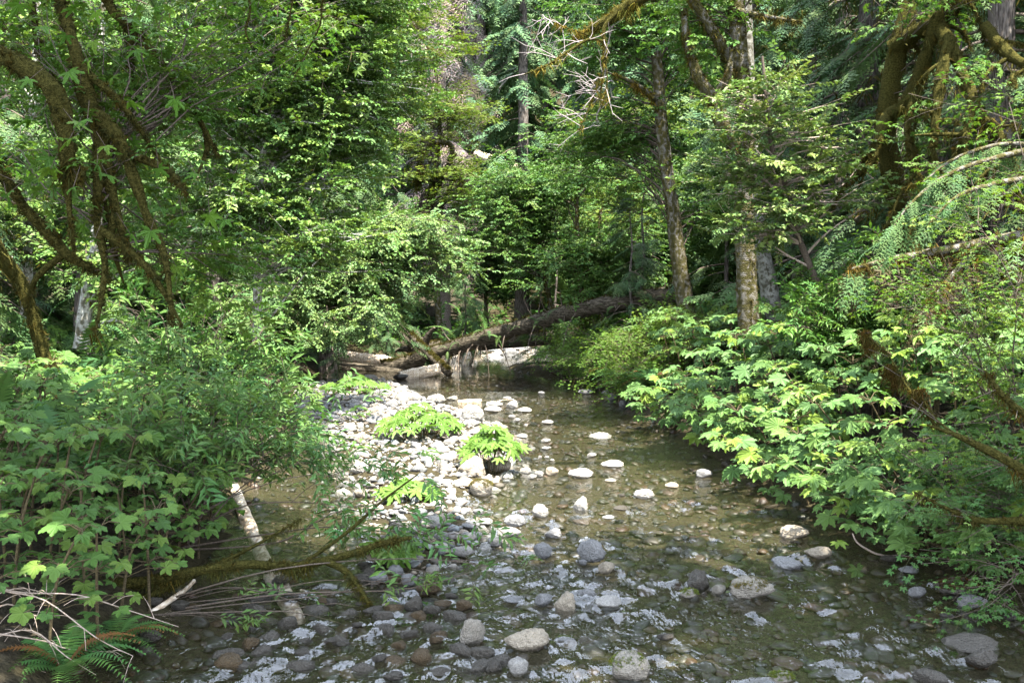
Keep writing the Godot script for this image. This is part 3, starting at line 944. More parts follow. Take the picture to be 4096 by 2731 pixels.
func make_ground() -> void:
	var xs := axis(-150, 150, -9, 9, 0.22, 8.0)
	var zs := axis(-190, 60, -42, -4, 0.22, 8.0)
	var g := Geo.new()
	for z in zs:
		for x in xs:
			var y := ground(x, z)
			var inside := minf(x - table(LEFT, z), table(RIGHT, z) - x)
			var nn := N1.get_noise_2d(x * 30.0, z * 30.0) * 0.35
			var soil := Color(0.030, 0.025, 0.019)
			var gravel := Color(0.030, 0.025, 0.014)
			var c := gravel if inside + nn > -0.25 or (z < -36.0 and z > -39.0 and absf(x) < 7.0) else soil
			g.p(Vector3(x, y, z), c)
	g.n.resize(g.v.size())
	var w := xs.size()
	for a in zs.size():
		for b in w:
			var e := g.v[a * w + mini(b + 1, w - 1)] - g.v[a * w + maxi(b - 1, 0)]
			var f := g.v[mini(a + 1, zs.size() - 1) * w + b] - g.v[maxi(a - 1, 0) * w + b]
			g.n[a * w + b] = f.cross(e).normalized()
			if a < zs.size() - 1 and b < w - 1:
				var k := a * w + b
				g.t(k, k + 1, k + w)
				g.t(k + 1, k + w + 1, k + w)
	var o := part("ground", g.mesh(), M.bed)
	tag(o, "forest floor, creek bed and hillside in one sheet", "", "", "structure")

func water_height(x: float, z: float, bumps: Array) -> float:
	var riffle := 0.25 + 0.75 * smoothstep(-13.5, -10.0, z) * smoothstep(-2.8, -1.6, x)
	riffle += 0.55 * smoothstep(1.0, 0.2, absf(z + 19.5) * 0.35) * smoothstep(-0.6, 0.5, x)
	riffle *= 1.0 - 0.93 * smoothstep(-23.5, -26.5, z) * smoothstep(-35.5, -33.5, z)
	riffle *= 0.40 + 0.95 * smoothstep(-0.15, 0.4, N2.get_noise_2d(x * 7.0, z * 4.0))
	# the current bends to the right as it leaves
	var a := x + 0.25 * z
	var y := 0.024 * N1.get_noise_2d(a * 34.0, z * 22.0) + 0.017 * N2.get_noise_2d(a * 62.0 + 50.0, z * 46.0) + 0.008 * N1.get_noise_2d(a * 130.0, z * 100.0)
	y *= riffle
	for b in bumps:
		var dx: float = x - b[0]
		var dz: float = z - b[1]
		var r: float = b[2]
		var d2 := dx * dx + dz * dz
		if d2 > r * r * 30.0: continue
		var d := sqrt(d2)
		var k: float = b[3]
		# a pillow upstream, a hollow and ripples downstream
		y += k * 0.035 * exp(-pow((dz + r * 0.9) / (r * 0.45), 2) - pow(dx / r, 2))
		y -= k * 0.030 * exp(-pow((dz - r * 1.2) / (r * 0.7), 2) - pow(dx / (r * 0.8), 2))
		if dz > 0.0:
			var wedge := absf(absf(dx) - 0.45 * dz - r * 0.8)
			y += k * 0.016 * exp(-pow(wedge / (0.18 * r + 0.02), 2)) * exp(-dz / (r * 3.5)) * (0.7 + 0.5 * sin(dz * 30.0))
	return y

func make_water() -> void:
	var bumps := []
	for q in ROCKS:
		if q[2] > -22.0: bumps.append([q[0], q[2], maxf(q[3], q[5]), 0.9 if q[2] > -13.0 else 0.45])
	R.seed = 41
	for k in 95:
		# stones hidden under the riffle
		bumps.append([rr(-2.2, 4.4), rr(-12.5, -6.2), rr(0.05, 0.17), rr(0.5, 1.5)])
	for k in 40:
		bumps.append([rr(-0.5, 2.8), rr(-22.0, -16.0), rr(0.07, 0.18), rr(0.4, 0.9)])
	var xs := axis(-7.5, 8.0, -3.0, 4.8, 0.034, 0.25)
	var zs := PackedFloat32Array()
	var z := -39.5
	while z < 2.0:
		zs.append(z)
		z += 0.16 if z > -4.8 else clampf(0.030 + (-z - 9.0) * 0.010, 0.030, 0.18)
	var cut := 0
	while zs[cut] < -25.0: cut += 1
	for piece in [[cut, zs.size(), M.water, "clear shallow creek water rippling over stones"], [0, cut + 1, M.pool, "calm pool of the creek under the fallen tree"]]:
		var g := Geo.new()
		var near := []
		var w := xs.size()
		var rows: int = piece[1] - piece[0]
		for r in rows:
			var zz := zs[piece[0] + r]
			near.clear()
			for b in bumps:
				if absf(b[1] - zz) < b[2] * 5.6: near.append(b)
			for x in xs:
				g.v.append(Vector3(x, water_height(x, zz, near), zz))
		g.n.resize(g.v.size())
		for a in rows:
			for b in w:
				var e := g.v[a * w + mini(b + 1, w - 1)] - g.v[a * w + maxi(b - 1, 0)]
				var f := g.v[mini(a + 1, rows - 1) * w + b] - g.v[maxi(a - 1, 0) * w + b]
				g.n[a * w + b] = f.cross(e).normalized()
				if a < rows - 1 and b < w - 1:
					var k := a * w + b
					g.t(k, k + 1, k + w)
					g.t(k + 1, k + w + 1, k + w)
		tag(part("water", g.mesh(), piece[2]), piece[3], "", "", "structure")

func make_cobbles() -> void:
	# stones on the creek bed, too many to count
	R.seed = 51
	var xf := [[], [], []]
	var cols := [PackedColorArray(), PackedColorArray(), PackedColorArray()]
	var tones := [Color(0.085, 0.062, 0.025), Color(0.065, 0.056, 0.024), Color(0.055, 0.060, 0.024), Color(0.12, 0.075, 0.028), Color(0.075, 0.070, 0.045), Color(0.040, 0.038, 0.022), Color(0.105, 0.055, 0.024)]
	for k in 9000:
		var z := -5.0 - pow(R.randf(), 1.6) * 31.0
		var x := rr(table(LEFT, z) - 0.2, table(RIGHT, z) + 0.2)
		if bar_in(x, z) > 0.1: continue
		var s := 0.028 + 0.075 * pow(R.randf(), 2.5)
		var y := ground(x, z)
		if y + s * 0.5 > -0.005 and R.randf() < 0.75: continue
		var j := k % 3
		xf[j].append(Transform3D(Basis.from_euler(Vector3(rr(-0.25, 0.25), rr(0, TAU), rr(-0.25, 0.25))) * Basis.from_scale(Vector3(s * rr(0.8, 1.5), s * rr(0.4, 0.7), s)), Vector3(x, y + s * 0.15, z)))
		cols[j].append(tint(tones[R.randi_range(0, 6)] * 0.34, 0.3))
	for j in 3:
		var o := many("bed_stones", S["pebble%d" % j], M.wetstone, xf[j], cols[j])
		tag(o, "brown and olive stones covering the creek bed", "stones", "", "stuff")
	# pebbles of the bar and of the bank beyond the pool
	var px := [[], []]
	var pc := [PackedColorArray(), PackedColorArray()]
	for k in 15000:
		var far := k % 24 == 0
		var x := rr(-6.5, 1.2) if not far else rr(-1.5, 6.0)
		var z := rr(-29.0, -7.8) if not far else rr(-39.0, -36.4)
		if not far and bar_in(x, z) < -0.12 + rr(-0.2, 0.1): continue
		var s := 0.016 + 0.055 * pow(R.randf(), 1.8)
		if far: s *= 2.5
		px[k % 2].append(Transform3D(Basis.from_euler(Vector3(rr(-0.5, 0.5), rr(0, TAU), rr(-0.5, 0.5))) * Basis.from_scale(Vector3(s * rr(0.9, 1.5), s * rr(0.5, 0.8), s)), Vector3(x, ground(x, z) + s * 0.2, z)))
		pc[k % 2].append(tint([Color(0.18, 0.176, 0.168), Color(0.12, 0.12, 0.122), Color(0.20, 0.183, 0.162), Color(0.09, 0.084, 0.076)][R.randi_range(0, 3)], 0.25))
	for j in 2:
		var o := many("pebbles", S["pebble%d" % (j + 3)], M.pebble, px[j], pc[j])
		tag(o, "pale grey pebbles heaped on the gravel bars", "pebbles", "", "stuff")

func make_stones() -> void:
	var own := {
		"green": ["boulder with yellow green moss over a bare grey crown, in the riffle", "boulder"], "tan": ["broad tan boulder with a ridged back in fast water", "boulder"],
		"tall": ["tall grey boulder with pale rounded top, water pouring beside it", "boulder"], "angtan": ["blocky pale tan stone in a row of four stones", "boulder"],
		"flatpale": ["pale flat stone with a mossy end, last of a row of four", "stone"], "browncap": ["big smooth oval boulder with brown moss cap", "boulder"],
		"pitted": ["dark pitted angular boulder beside the big brown capped boulder", "boulder"], "yellow": ["low stone with bright yellow moss, half under water", "stone"],
		"egg": ["egg shaped blue grey boulder tilted up beside a blue wedge stone", "boulder"], "wedge": ["smooth blue grey wedge shaped stone standing in the shallows", "stone"],
		"redcap": ["long dark boulder with reddish moss on top under the leafy bank", "boulder"], "longdark": ["long low dark double humped boulder by the bank", "boulder"],
		"roundwhite": ["round white stone standing alone in shallow water", "stone"], "angwhite": ["angular whitish upright stone in shallow water", "stone"],
		"mosscap": ["boulder with a yellow moss cap at the edge of the gravel bar", "boulder"], "longpale": ["long pale smooth stone at the end of a line of stones", "stone"],
		"flatwhite": ["flat white topped stone alone in the channel", "stone"], "barbig": ["large tan angular boulder on the gravel bar below the leafy clump", "boulder"],
		"barwhite": ["large pale boulder beside the widest clump of bright leaves", "boulder"], "bartan": ["tan boulder at the tip of the gravel bar", "boulder"]}
	var kinds := {"g": "grey brown", "t": "tan", "p": "pale", "b": "blue grey", "d": "dark wet", "o": "orange brown wet", "w": "whitish"}
	var list := [[ROCKS, "in the creek water", "stones standing in the creek"], [BAR_ROCKS, "on the gravel bar", "stones of the gravel bar"], [BANK_ROCKS, "at the foot of the bank", "stones along the banks"]]
	for l in list:
		for q in l[0]:
			if q[9]: stone(q, own[q[9]][1], own[q[9]][0], own[q[9]][1])
			else: stone(q, "stone", "%s rounded stone %s" % [kinds[q[6]], l[1]], "stone", l[2])
	R.seed = 61
	var n := 0
	while n < 175:
		var x := rr(-6.0, 1.0)
		var z := rr(-28.0, -8.5)
		var e := bar_in(x, z)
		if e < -0.1: continue
		n += 1
		var s := rr(0.05, 0.12) * (1.0 + 0.25 * smoothstep(-12.0, -24.0, z))
		stone([x, ground(x, z) + s * 0.25, z, s * rr(0.9, 1.5), s * rr(0.55, 0.8), s, ["p", "b", "p", "g"][n % 4], n % 10, rr(-44, 44), "", 0], "cobble", "%s cobble lying among pebbles of the gravel bar" % [["pale", "blue grey", "pale", "grey brown"][n % 4]], "stone", "cobbles of the gravel bar")
	for k in 44:
		var x := rr(-1.8, 4.8)
		var z := rr(-38.8, -36.3)
		var s := rr(0.12, 0.34)
		stone([x, ground(x, z) + s * 0.25, z, s * rr(0.9, 1.4), s * rr(0.6, 0.9), s, ["b", "g", "b", "t"][k % 4], k % 10, rr(-44, 44), "", 0], "stone", "sunlit stone on the bank beyond the fallen tree", "stone", "stones beyond the fallen tree")
	R.seed = 63
	for k in 75:
		var z := rr(-9.6, -6.9)
		var x := rr(-2.3, -0.3) + 0.25 * (z + 8.0)
		var s := rr(0.04, 0.10)
		stone([x, rr(-0.035, 0.01), z, s * rr(0.9, 1.5), s * rr(0.5, 0.8), s, "d" if k % 5 else "o", k % 10, rr(-44, 44), "", 0], "wet_stone", "dark wet stone breaking the riffle below the gravel bar's tip" if k % 5 else "orange brown wet stone breaking the riffle below the gravel bar's tip", "stone", "wet stones below the gravel bar")

# ---------- fallen wood ----------
func make_logs() -> void:
	R.seed = 71
	var big: Array = driftwood("fallen_tree", "long mossy fallen tree slanting across the creek", [Vector4(-4.01, 0.05, -31.20, 0.270), Vector4(-3.38, 0.17, -31.00, 0.260), Vector4(-2.47, 0.51, -30.60, 0.240), Vector4(-1.38, 0.88, -30.00, 0.230), Vector4(-0.33, 1.24, -29.40, 0.230), Vector4(0.79, 1.61, -28.60, 0.235), Vector4(1.85, 1.96, -27.80, 0.230), Vector4(3.20, 2.23, -27.00, 0.230), Vector4(4.60, 2.45, -26.30, 0.230)], M.log, "", 14, 0.12)
	var T := {"root": big[0], "base": big[0].position, "wood": Geo.new(), "twigs": Geo.new(), "xf": {}, "col": {}}
	for k in 3400:
		var t: float = R.randf() * (big[1].size() - 1.01)
		var q: Vector4 = big[1][int(t)].lerp(big[1][int(t) + 1], t - int(t))
		var o := Vector3(rr(-0.5, 0.5), 1.0, rr(-0.9, 0.9)).normalized()
		if N1.get_noise_2d(q.x * 40.0 + o.z * 14.0, o.z * 20.0) > 0.12: continue
		add(T, "moss_%d" % (k % 3), facing(o, rv(), rr(0.8, 1.5), p3(q) + o * q.w * 0.96), tint(Color(0.060, 0.056, 0.018), 0.35))
	for k in 80:
		# small branches and hanging roots of the trunk
		var t: float = rr(0.3, 0.97) * (big[1].size() - 1.01)
		var q: Vector4 = big[1][int(t)]
		var e := p3(q) + Vector3(rr(-0.5, 0.5), rr(-1.0, 0.8), rr(-0.3, 0.6)) * rr(0.5, 1.4)
		tube(T.twigs, curve([Vector4(q.x, q.y, q.z, 0.03), Vector4(lerpf(q.x, e.x, 0.6), lerpf(q.y, e.y, 0.35), lerpf(q.z, e.z, 0.6), 0.018), Vector4(e.x, e.y, e.z, 0.006)], 4), 4, T.base)
		for j in 3:
			if k % 2 == 0: add(T, "strand_%d" % j, facing(Vector3.DOWN + rv(0.2), rv(), rr(0.8, 1.8), p3(q).lerp(e, rr(0.2, 1.0))), tint(MOSS, 0.3))
	for k in 26:
		var t: float = rr(0.3, 0.95) * (big[1].size() - 1.01)
		var q: Vector4 = big[1][int(t)]
		add(T, "fern_%d" % (k % 3), facing(Vector3(rr(-1, 1), rr(-0.6, 0.3), rr(0.2, 1.0)), Vector3.UP, rr(0.5, 0.9), p3(q) + Vector3(0, rr(-0.1, 0.25), 0.25)), tint(Color(0.07, 0.13, 0.04), 0.25))
	finish(T, M.log, M.twig, null, {"fern": "ferns"})
	var rest := [
		["fallen_log", "mossy sunlit log lying level behind the slanting trunk", [Vector4(-2.90, 0.40, -35.00, 0.270), Vector4(-1.44, 0.61, -34.50, 0.260), Vector4(0.35, 0.79, -34.00, 0.250), Vector4(2.38, 0.99, -33.50, 0.240)], "log"],
		["broken_log", "weathered split log lying before the slanting trunk's lower end", [Vector4(-5.64, 0.45, -32.00, 0.160), Vector4(-4.78, 0.30, -31.80, 0.200), Vector4(-3.91, 0.21, -31.50, 0.220), Vector4(-3.40, 0.05, -31.20, 0.200)], "drift"],
		["broken_log", "dark rotten log half under the weathered split log", [Vector4(-5.44, 0.10, -31.20, 0.160), Vector4(-4.39, 0.04, -31.00, 0.170), Vector4(-3.38, -0.04, -30.40, 0.150)], "log"],
		["driftwood_log", "short pale log lying flat at the pool's edge under the trunk", [Vector4(-3.19, 0.01, -28.40, 0.200), Vector4(-2.64, 0.11, -28.80, 0.190), Vector4(-2.17, 0.19, -29.20, 0.170)], "drift"],
		["driftwood_log", "mossy prop log leaning from the pool up to the trunk", [Vector4(-1.83, 0.09, -29.20, 0.130), Vector4(-2.28, 0.40, -29.80, 0.130), Vector4(-2.63, 0.63, -30.60, 0.130), Vector4(-3.15, 1.07, -31.40, 0.120)], "log"],
		["driftwood_log", "bleached thick log leaning up from the pool, broken end towards it", [Vector4(-1.80, -0.09, -31.80, 0.200), Vector4(-1.83, 0.16, -32.60, 0.200), Vector4(-1.84, 0.43, -33.60, 0.200)], "drift"],
		["driftwood_log", "bleached smooth log sloping down beside the thick broken log", [Vector4(-1.66, -0.05, -33.00, 0.170), Vector4(-1.39, 0.31, -34.00, 0.190), Vector4(-1.15, 0.65, -35.00, 0.180)], "drift"],
		["driftwood_log", "bleached broad log lying in the heart of the drift pile", [Vector4(-2.52, -0.09, -33.00, 0.220), Vector4(-2.23, 0.17, -34.00, 0.240), Vector4(-1.99, 0.43, -35.00, 0.220)], "drift"],
		["driftwood_pole", "thin dark pole lying over the bleached logs", [Vector4(-2.61, 0.49, -31.50, 0.060), Vector4(-2.18, 0.24, -31.20, 0.055), Vector4(-1.85, 0.03, -30.80, 0.045)], "log"],
		["driftwood_pole", "dark crossed pole under the trunk beside the prop log", [Vector4(-2.46, 0.03, -29.60, 0.070), Vector4(-2.22, 0.26, -29.90, 0.070), Vector4(-2.02, 0.50, -30.20, 0.060)], "log"],
		["driftwood_log", "short bleached log end lying on gravel beyond the pool", [Vector4(-1.37, -0.12, -36.60, 0.100), Vector4(-1.09, -0.03, -37.00, 0.100), Vector4(-0.87, -0.06, -37.00, 0.090)], "drift"],
		["driftwood_log", "pale splintered wood piece lying across stones in midstream", [Vector4(-1.24, -0.01, -22.90, 0.035), Vector4(-0.98, -0.01, -23.00, 0.050), Vector4(-0.71, -0.01, -23.10, 0.040)], "drift"],
		["fallen_log", "bleached log lying on the hillside among bushes", [Vector4(-2.16, 10.54, -62.00, 0.300), Vector4(-0.94, 9.98, -61.00, 0.300), Vector4(0.23, 9.52, -60.00, 0.280)], "drift"]]
	for w in rest:
		var d: Array = driftwood(w[0], w[1], w[2], M[w[3]])
		if w[1].begins_with("mossy"):
			var K := {"root": d[0], "base": d[0].position, "wood": Geo.new(), "twigs": Geo.new(), "xf": {}, "col": {}}
			for k in 900:
				var t: float = R.randf() * (d[1].size() - 1.01)
				var q: Vector4 = d[1][int(t)].lerp(d[1][int(t) + 1], t - int(t))
				var o := Vector3(rr(-0.5, 0.5), 1.0, rr(-0.9, 0.9)).normalized()
				add(K, "moss_%d" % (k % 3), facing(o, rv(), rr(0.8, 1.5), p3(q) + o * q.w * 0.96), tint(Color(0.080, 0.072, 0.020), 0.35))
			finish(K, M.log)
	# upturned root plate behind the drift pile
	var S0 := begin("root_stump", "upturned rotten stump with mossy broken roots behind the drift pile", "stump", Vector3(-3.04, 0.00, -33.12))
	for k in 11:
		var a := Vector3(-2.98, 0.38, -32.50)
		var e := a + Vector3(rr(-0.9, 0.7), rr(-0.4, 1.1), rr(-0.4, 0.4))
		limb(S0, [Vector4(a.x, a.y - 0.2, a.z, 0.17), Vector4((a.x + e.x) * 0.5, (a.y + e.y) * 0.5 + 0.12, (a.z + e.z) * 0.5, 0.11), Vector4(e.x, e.y, e.z, 0.05)], 7, 0.3)
	limb(S0, [Vector4(Vector3(-2.98, -0.05, -32.50).x, 0.0, Vector3(-2.98, -0.05, -32.50).z, 0.45), Vector4(Vector3(-2.98, 0.38, -32.50).x, 0.45, Vector3(-2.98, 0.38, -32.50).z, 0.36), Vector4(Vector3(-3.05, 0.73, -32.50).x, 0.85, Vector3(-3.05, 0.73, -32.50).z, 0.2)], 10, 0.3)
	finish(S0, M.log)
	# the pale log that lies in the left channel, and sticks
	driftwood("driftwood_log", "long bleached branch log lying in the side channel under the willow", [Vector4(-3.67, 0.15, -13.00, 0.065), Vector4(-3.21, 0.04, -11.80, 0.070), Vector4(-2.74, -0.06, -10.60, 0.078), Vector4(-2.43, -0.10, -9.80, 0.085), Vector4(-2.17, -0.11, -9.20, 0.083), Vector4(-1.96, -0.13, -8.70, 0.075), Vector4(-1.79, -0.14, -8.30, 0.060)], M.drift, "", 11, 0.22)
	driftwood("driftwood_stick", "curved pale peeled stick caught on stones at the bank", [Vector4(-3.29, -0.04, -7.75, 0.022), Vector4(-3.11, -0.01, -7.95, 0.026), Vector4(-2.97, -0.00, -8.10, 0.025), Vector4(-2.87, 0.04, -8.35, 0.024), Vector4(-2.83, 0.05, -8.60, 0.020), Vector4(-2.83, 0.06, -8.80, 0.018)], M.drift, "", 8, 0.15)
	driftwood("driftwood_stick", "short pale stick beside the bleached branch log's lower end", [Vector4(-1.97, -0.15, -9.20, 0.012), Vector4(-1.74, -0.16, -9.10, 0.014)], M.drift, "", 6, 0.1)
	driftwood("driftwood_stick", "dark stick bent down into the water below the branch log", [Vector4(-2.09, -0.21, -8.60, 0.012), Vector4(-2.09, -0.22, -8.40, 0.013), Vector4(-2.04, -0.21, -8.10, 0.016)], M.log, "", 6, 0.1)
	driftwood("driftwood_stick", "dark waterlogged stick against the bank under lobed leaves", [Vector4(3.12, -0.06, -12.20, 0.030), Vector4(3.36, -0.05, -12.30, 0.035), Vector4(3.69, -0.03, -12.50, 0.030)], M.log, "", 7, 0.15)
	driftwood("driftwood_stick", "thin reddish twig sticking out of midstream stones", [Vector4(-0.50, -0.03, -22.40, 0.012), Vector4(-0.26, 0.05, -22.60, 0.012), Vector4(0.04, 0.05, -22.90, 0.008)], M.drift, "", 5, 0.1)

# ---------- low plants ----------
func make_plants() -> void:
	R.seed = 81
	# bright clumps on the gravel bar
	var clumps := [[Vector3(-3.66, 0.10, -23.47), 0.85, 0.36, 46, "low spread of bright lobed leaves at the head of the gravel bar"], [Vector3(-1.50, 0.12, -16.54), 0.68, 0.50, 66, "wide sunlit clump of pale lobed leaves among the cobbles"], [Vector3(-0.28, 0.06, -14.13), 0.44, 0.56, 46, "rounded bush of bright lobed leaves at the water's edge of the bar"], [Vector3(-1.24, 0.08, -11.99), 0.34, 0.26, 18, "small yellowish clump of lobed leaves behind the willow twigs"], [Vector3(-1.12, 0.06, -9.40), 0.24, 0.22, 12, "small leafy clump beside the tan boulder at the bar's tip"]]
	for c in clumps:
		var root := thing("coltsfoot_clump", c[4], "plant", c[0])
		var g := Geo.new()
		for k in c[3]:
			var az: float = k * 2.4 + rr(-0.3, 0.3)
			var d: float = c[1] * sqrt((k + 0.5) / c[3])
			var out := Vector3(cos(az), 0, sin(az) * 0.8)
			var e: Vector3 = out * d + Vector3.UP * (c[2] * (1.15 - 0.65 * d / c[1]) * rr(0.75, 1.15))
			leaf_stem(g, out * d * 0.45 - Vector3.UP * 0.05, e, 0.005, 0.05)
			var o := part("leaf", S["colt%d" % R.randi_range(0, 4)], M["colt_%d" % R.randi_range(0, 5)], root)
			o.transform = facing(out * 0.8 + rv(0.3) + Vector3.DOWN * rr(0.0, 0.5), Vector3(0, 1, 0.45) + rv(0.3) + out * 0.3, rr(0.22, 0.38), e)
		part("stalks", g.mesh(), M.canes, root)
	# broad lobed leaves covering the right bank
	R.seed = 82
	var placed := []
	var tries := 0
	while placed.size() < 275 and tries < 9000:
		tries += 1
		var z := -8.4 - pow(R.randf(), 0.85) * 17.5
		var xr := table(RIGHT, z)
		var x := xr + rr(-0.05, minf(7.5, 0.53 * -z + 0.5 - xr))
		if x > 0.53 * -z + 0.5: continue
		if z < -19.0 and x < xr + 0.8: continue
		var q := Vector2(x, z)
		if q.distance_to(Vector2(5.75, -15.2)) < 1.0: continue
		var ok := true
		for p in placed:
			if q.distance_to(p) < 0.33 + 0.004 * -z: ok = false
		if not ok: continue
		placed.append(q)
		var e := x - xr
		var h := lerpf(0.60, 1.2, smoothstep(0.0, 1.4, e)) * rr(0.8, 1.2)
		var lean := Vector3(-0.6 * exp(-e) + rr(-0.15, 0.15), 0, 0.2 * exp(-e) + rr(-0.15, 0.15))
		leaf_plant("devils_club", "tall cane with tiers of broad spiny lobed leaves on the bank" if e > 0.8 else "leaning cane with broad lobed leaves overhanging the water's edge", "shrub", on_ground(x, z), h, lean, 2 if e > 0.8 else 3, 8, "club", "club", 0.315, 0.27, "broad leaved canes covering the bank", Vector3(-0.25, 1.0, 0.38))
	# thimbleberry on the left bank
	R.seed = 83
	placed.clear()
	tries = 0
	while placed.size() < 135 and tries < 9000:
		tries += 1
		var z := rr(-13.5, -6.6)
		var x := table(LEFT, z) - rr(0.0, 3.6)
		if x < 0.53 * z - 0.5 or x > 0.30 * z: continue
		var q := Vector2(x, z)
		var ok := true
		for p in placed:
			if q.distance_to(p) < 0.26: ok = false
		if not ok: continue
		placed.append(q)
		var h := rr(0.75, 1.15)
		leaf_plant("thimbleberry", "thimbleberry cane with soft five lobed leaves on the shady bank", "shrub", on_ground(x, z), h, Vector3(rr(-0.1, 0.35), 0, rr(-0.1, 0.2)), 3, 6, "berry", "berry", 0.185, 0.17, "thimbleberry canes of the shady bank", Vector3(0.25, 1.0, 0.4))
	# one stray bough with a big leaf reaching over the water
	var reach := begin("leaning_cane", "thin bare cane reaching out over the water with a hanging leaf", "branch", on_ground(5.0, -10.2))
	limb(reach, [Vector4(4.73, -0.21, -10.20, 0.016), Vector4(4.15, -0.04, -10.00, 0.014), Vector4(3.68, 0.01, -9.80, 0.012), Vector4(3.40, 0.15, -9.70, 0.010), Vector4(3.33, 0.26, -9.70, 0.007)], 6, 0.1)
	var rroot := finish(reach, M.paletwig, null, null, {"wood": "stem"})
	for k in 7:
		var o := part("leaf", S["club%d" % (k % 3)], M["club_%d" % (k % 6)], rroot)
		var e: Vector3 = [Vector3(3.38, -0.09, -9.70), Vector3(3.44, 0.30, -9.70), Vector3(3.33, 0.32, -9.80), Vector3(3.59, 0.19, -9.80), Vector3(3.19, 0.17, -9.70), Vector3(3.84, 0.32, -9.90), Vector3(3.50, 0.38, -9.80)][k]
		o.transform = facing(Vector3(rr(-0.6, 0.6), -0.8 if k == 0 else -0.1, 0.6), Vector3(0, 0.4 if k == 0 else 1.0, 0.5), rr(0.2, 0.27), e - reach.base)
	# willow leaning over the side channel
	R.seed = 84
	var wl := {"key": "willow", "twigs": 4, "tlen": 0.34, "step": 0.15, "col": Color(0.105, 0.200, 0.055), "thick": 0.8, "droop": 0.1, "limbs": 3, "stem": 0.012, "bow": 0.10, "bare": 0.5, "side": Vector3(0.3, 0.15, 0.3), "tumble": 0.5, "vary": 0.25}
	shrub("willow", "wide leaning willow with narrow leaves spreading over the side channel", "shrub", on_ground(-3.3, -9.6), 24, [[Vector3(-2.51, 1.18, -10.00), 0.26], [Vector3(-3.06, 1.38, -9.80), 0.28], [Vector3(-2.75, 1.19, -9.60), 0.24], [Vector3(-0.60, 0.19, -9.40), 0.1], [Vector3(-3.12, 1.14, -9.20), 0.26], [Vector3(-2.79, 1.43, -10.40), 0.28], [Vector3(-2.04, 0.99, -9.80), 0.2], [Vector3(-3.36, 1.26, -9.20), 0.26], [Vector3(-1.41, 0.60, -9.60), 0.14], [Vector3(-2.30, 1.15, -10.20), 0.2], [Vector3(-3.01, 1.09, -9.00), 0.22], [Vector3(-1.74, 0.95, -9.80), 0.15], [Vector3(-2.92, 1.32, -10.20), 0.25], [Vector3(-3.45, 1.09, -9.00), 0.22]], wl, "", M.leaf, {"willow": "foliage", "wood": "stems"})
	wl.bow = 0.05
	shrub("willow", "upright young willow with narrow leaves above the thimbleberry", "shrub", on_ground(-4.0, -11.2), 20, [[Vector3(-3.91, 2.36, -11.20), 0.22], [Vector3(-3.43, 1.97, -11.20), 0.3], [Vector3(-3.05, 2.16, -11.40), 0.25], [Vector3(-2.76, 1.56, -11.40), 0.3], [Vector3(-2.71, 1.03, -11.60), 0.3], [Vector3(-3.62, 1.51, -11.00), 0.35], [Vector3(-2.95, 1.22, -11.00), 0.35], [Vector3(-3.34, 2.45, -11.40), 0.15]], wl, "", M.leaf, {"willow": "foliage", "wood": "stems"})
	var wl2 := wl.duplicate()
	wl2.col = Color(0.09, 0.19, 0.04)
	wl2.twigs = 5
	wl2.limbs = 4
	wl2.stem = 0.02
	shrub("willow", "dense bright green willow bush rising out of the broad leaved canes", "shrub", on_ground(5.6, -14.7), 46, [[Vector3(4.70, 2.45, -14.40), 0.35], [Vector3(5.20, 2.64, -14.40), 0.35], [Vector3(5.64, 2.45, -14.40), 0.35], [Vector3(4.46, 2.08, -14.40), 0.3], [Vector3(5.14, 2.14, -14.40), 0.4], [Vector3(5.71, 2.14, -14.40), 0.3], [Vector3(4.90, 1.83, -14.40), 0.35]], wl2, "", M.leaf, {"willow": "foliage", "wood": "stems"})
	# low leafy sprays hanging over the water near the mossy branch
	shrub("willow", "willow twigs drooping to the fast water below the mossy branch", "shrub", on_ground(-3.0, -8.3), 9, [[Vector3(-0.85, -0.15, -8.20), 0.06], [Vector3(-1.02, 0.19, -8.40), 0.1], [Vector3(-0.18, 0.25, -8.80), 0.08], [Vector3(-1.74, 0.11, -8.30), 0.1], [Vector3(-2.43, 0.02, -7.90), 0.1], [Vector3(-0.76, -0.30, -8.00), 0.05]], {"key": "willow", "twigs": 2, "tlen": 0.2, "step": 0.14, "col": Color(0.11, 0.185, 0.05), "limbs": 2, "stem": 0.008, "bow": 0.03, "bare": 0.78, "side": Vector3(0.1, 0.08, 0.1), "tumble": 0.5, "size": 0.85}, "", M.leaf, {"willow": "foliage", "wood": "stems"})
	# mossy limb across the side channel
	var mb := begin("mossy_branch", "thick mossy branch stretching level over the side channel", "branch", on_ground(-3.2, -8.2))
	var p1 := limb(mb, [Vector4(-3.47, 0.20, -8.20, 0.050), Vector4(-3.09, 0.20, -8.30, 0.045), Vector4(-2.68, 0.26, -8.40, 0.042), Vector4(-2.30, 0.29, -8.50, 0.040), Vector4(-1.88, 0.25, -8.60, 0.036), Vector4(-1.46, 0.34, -8.60, 0.030), Vector4(-1.12, 0.45, -8.60, 0.024), Vector4(-0.87, 0.50, -8.60, 0.014)], 8, 0.2)
	var p2 := limb(mb, [Vector4(-1.63, 0.30, -8.60, 0.030), Vector4(-1.44, 0.24, -8.50, 0.030), Vector4(-1.32, 0.15, -8.40, 0.024), Vector4(-1.21, 0.02, -8.30, 0.015), Vector4(-1.11, -0.15, -8.20, 0.008)], 7, 0.2)
	mossy(mb, p1, 260.0, 0.35, 0.6)
	mossy(mb, p2, 220.0, 0.4, 0.6)
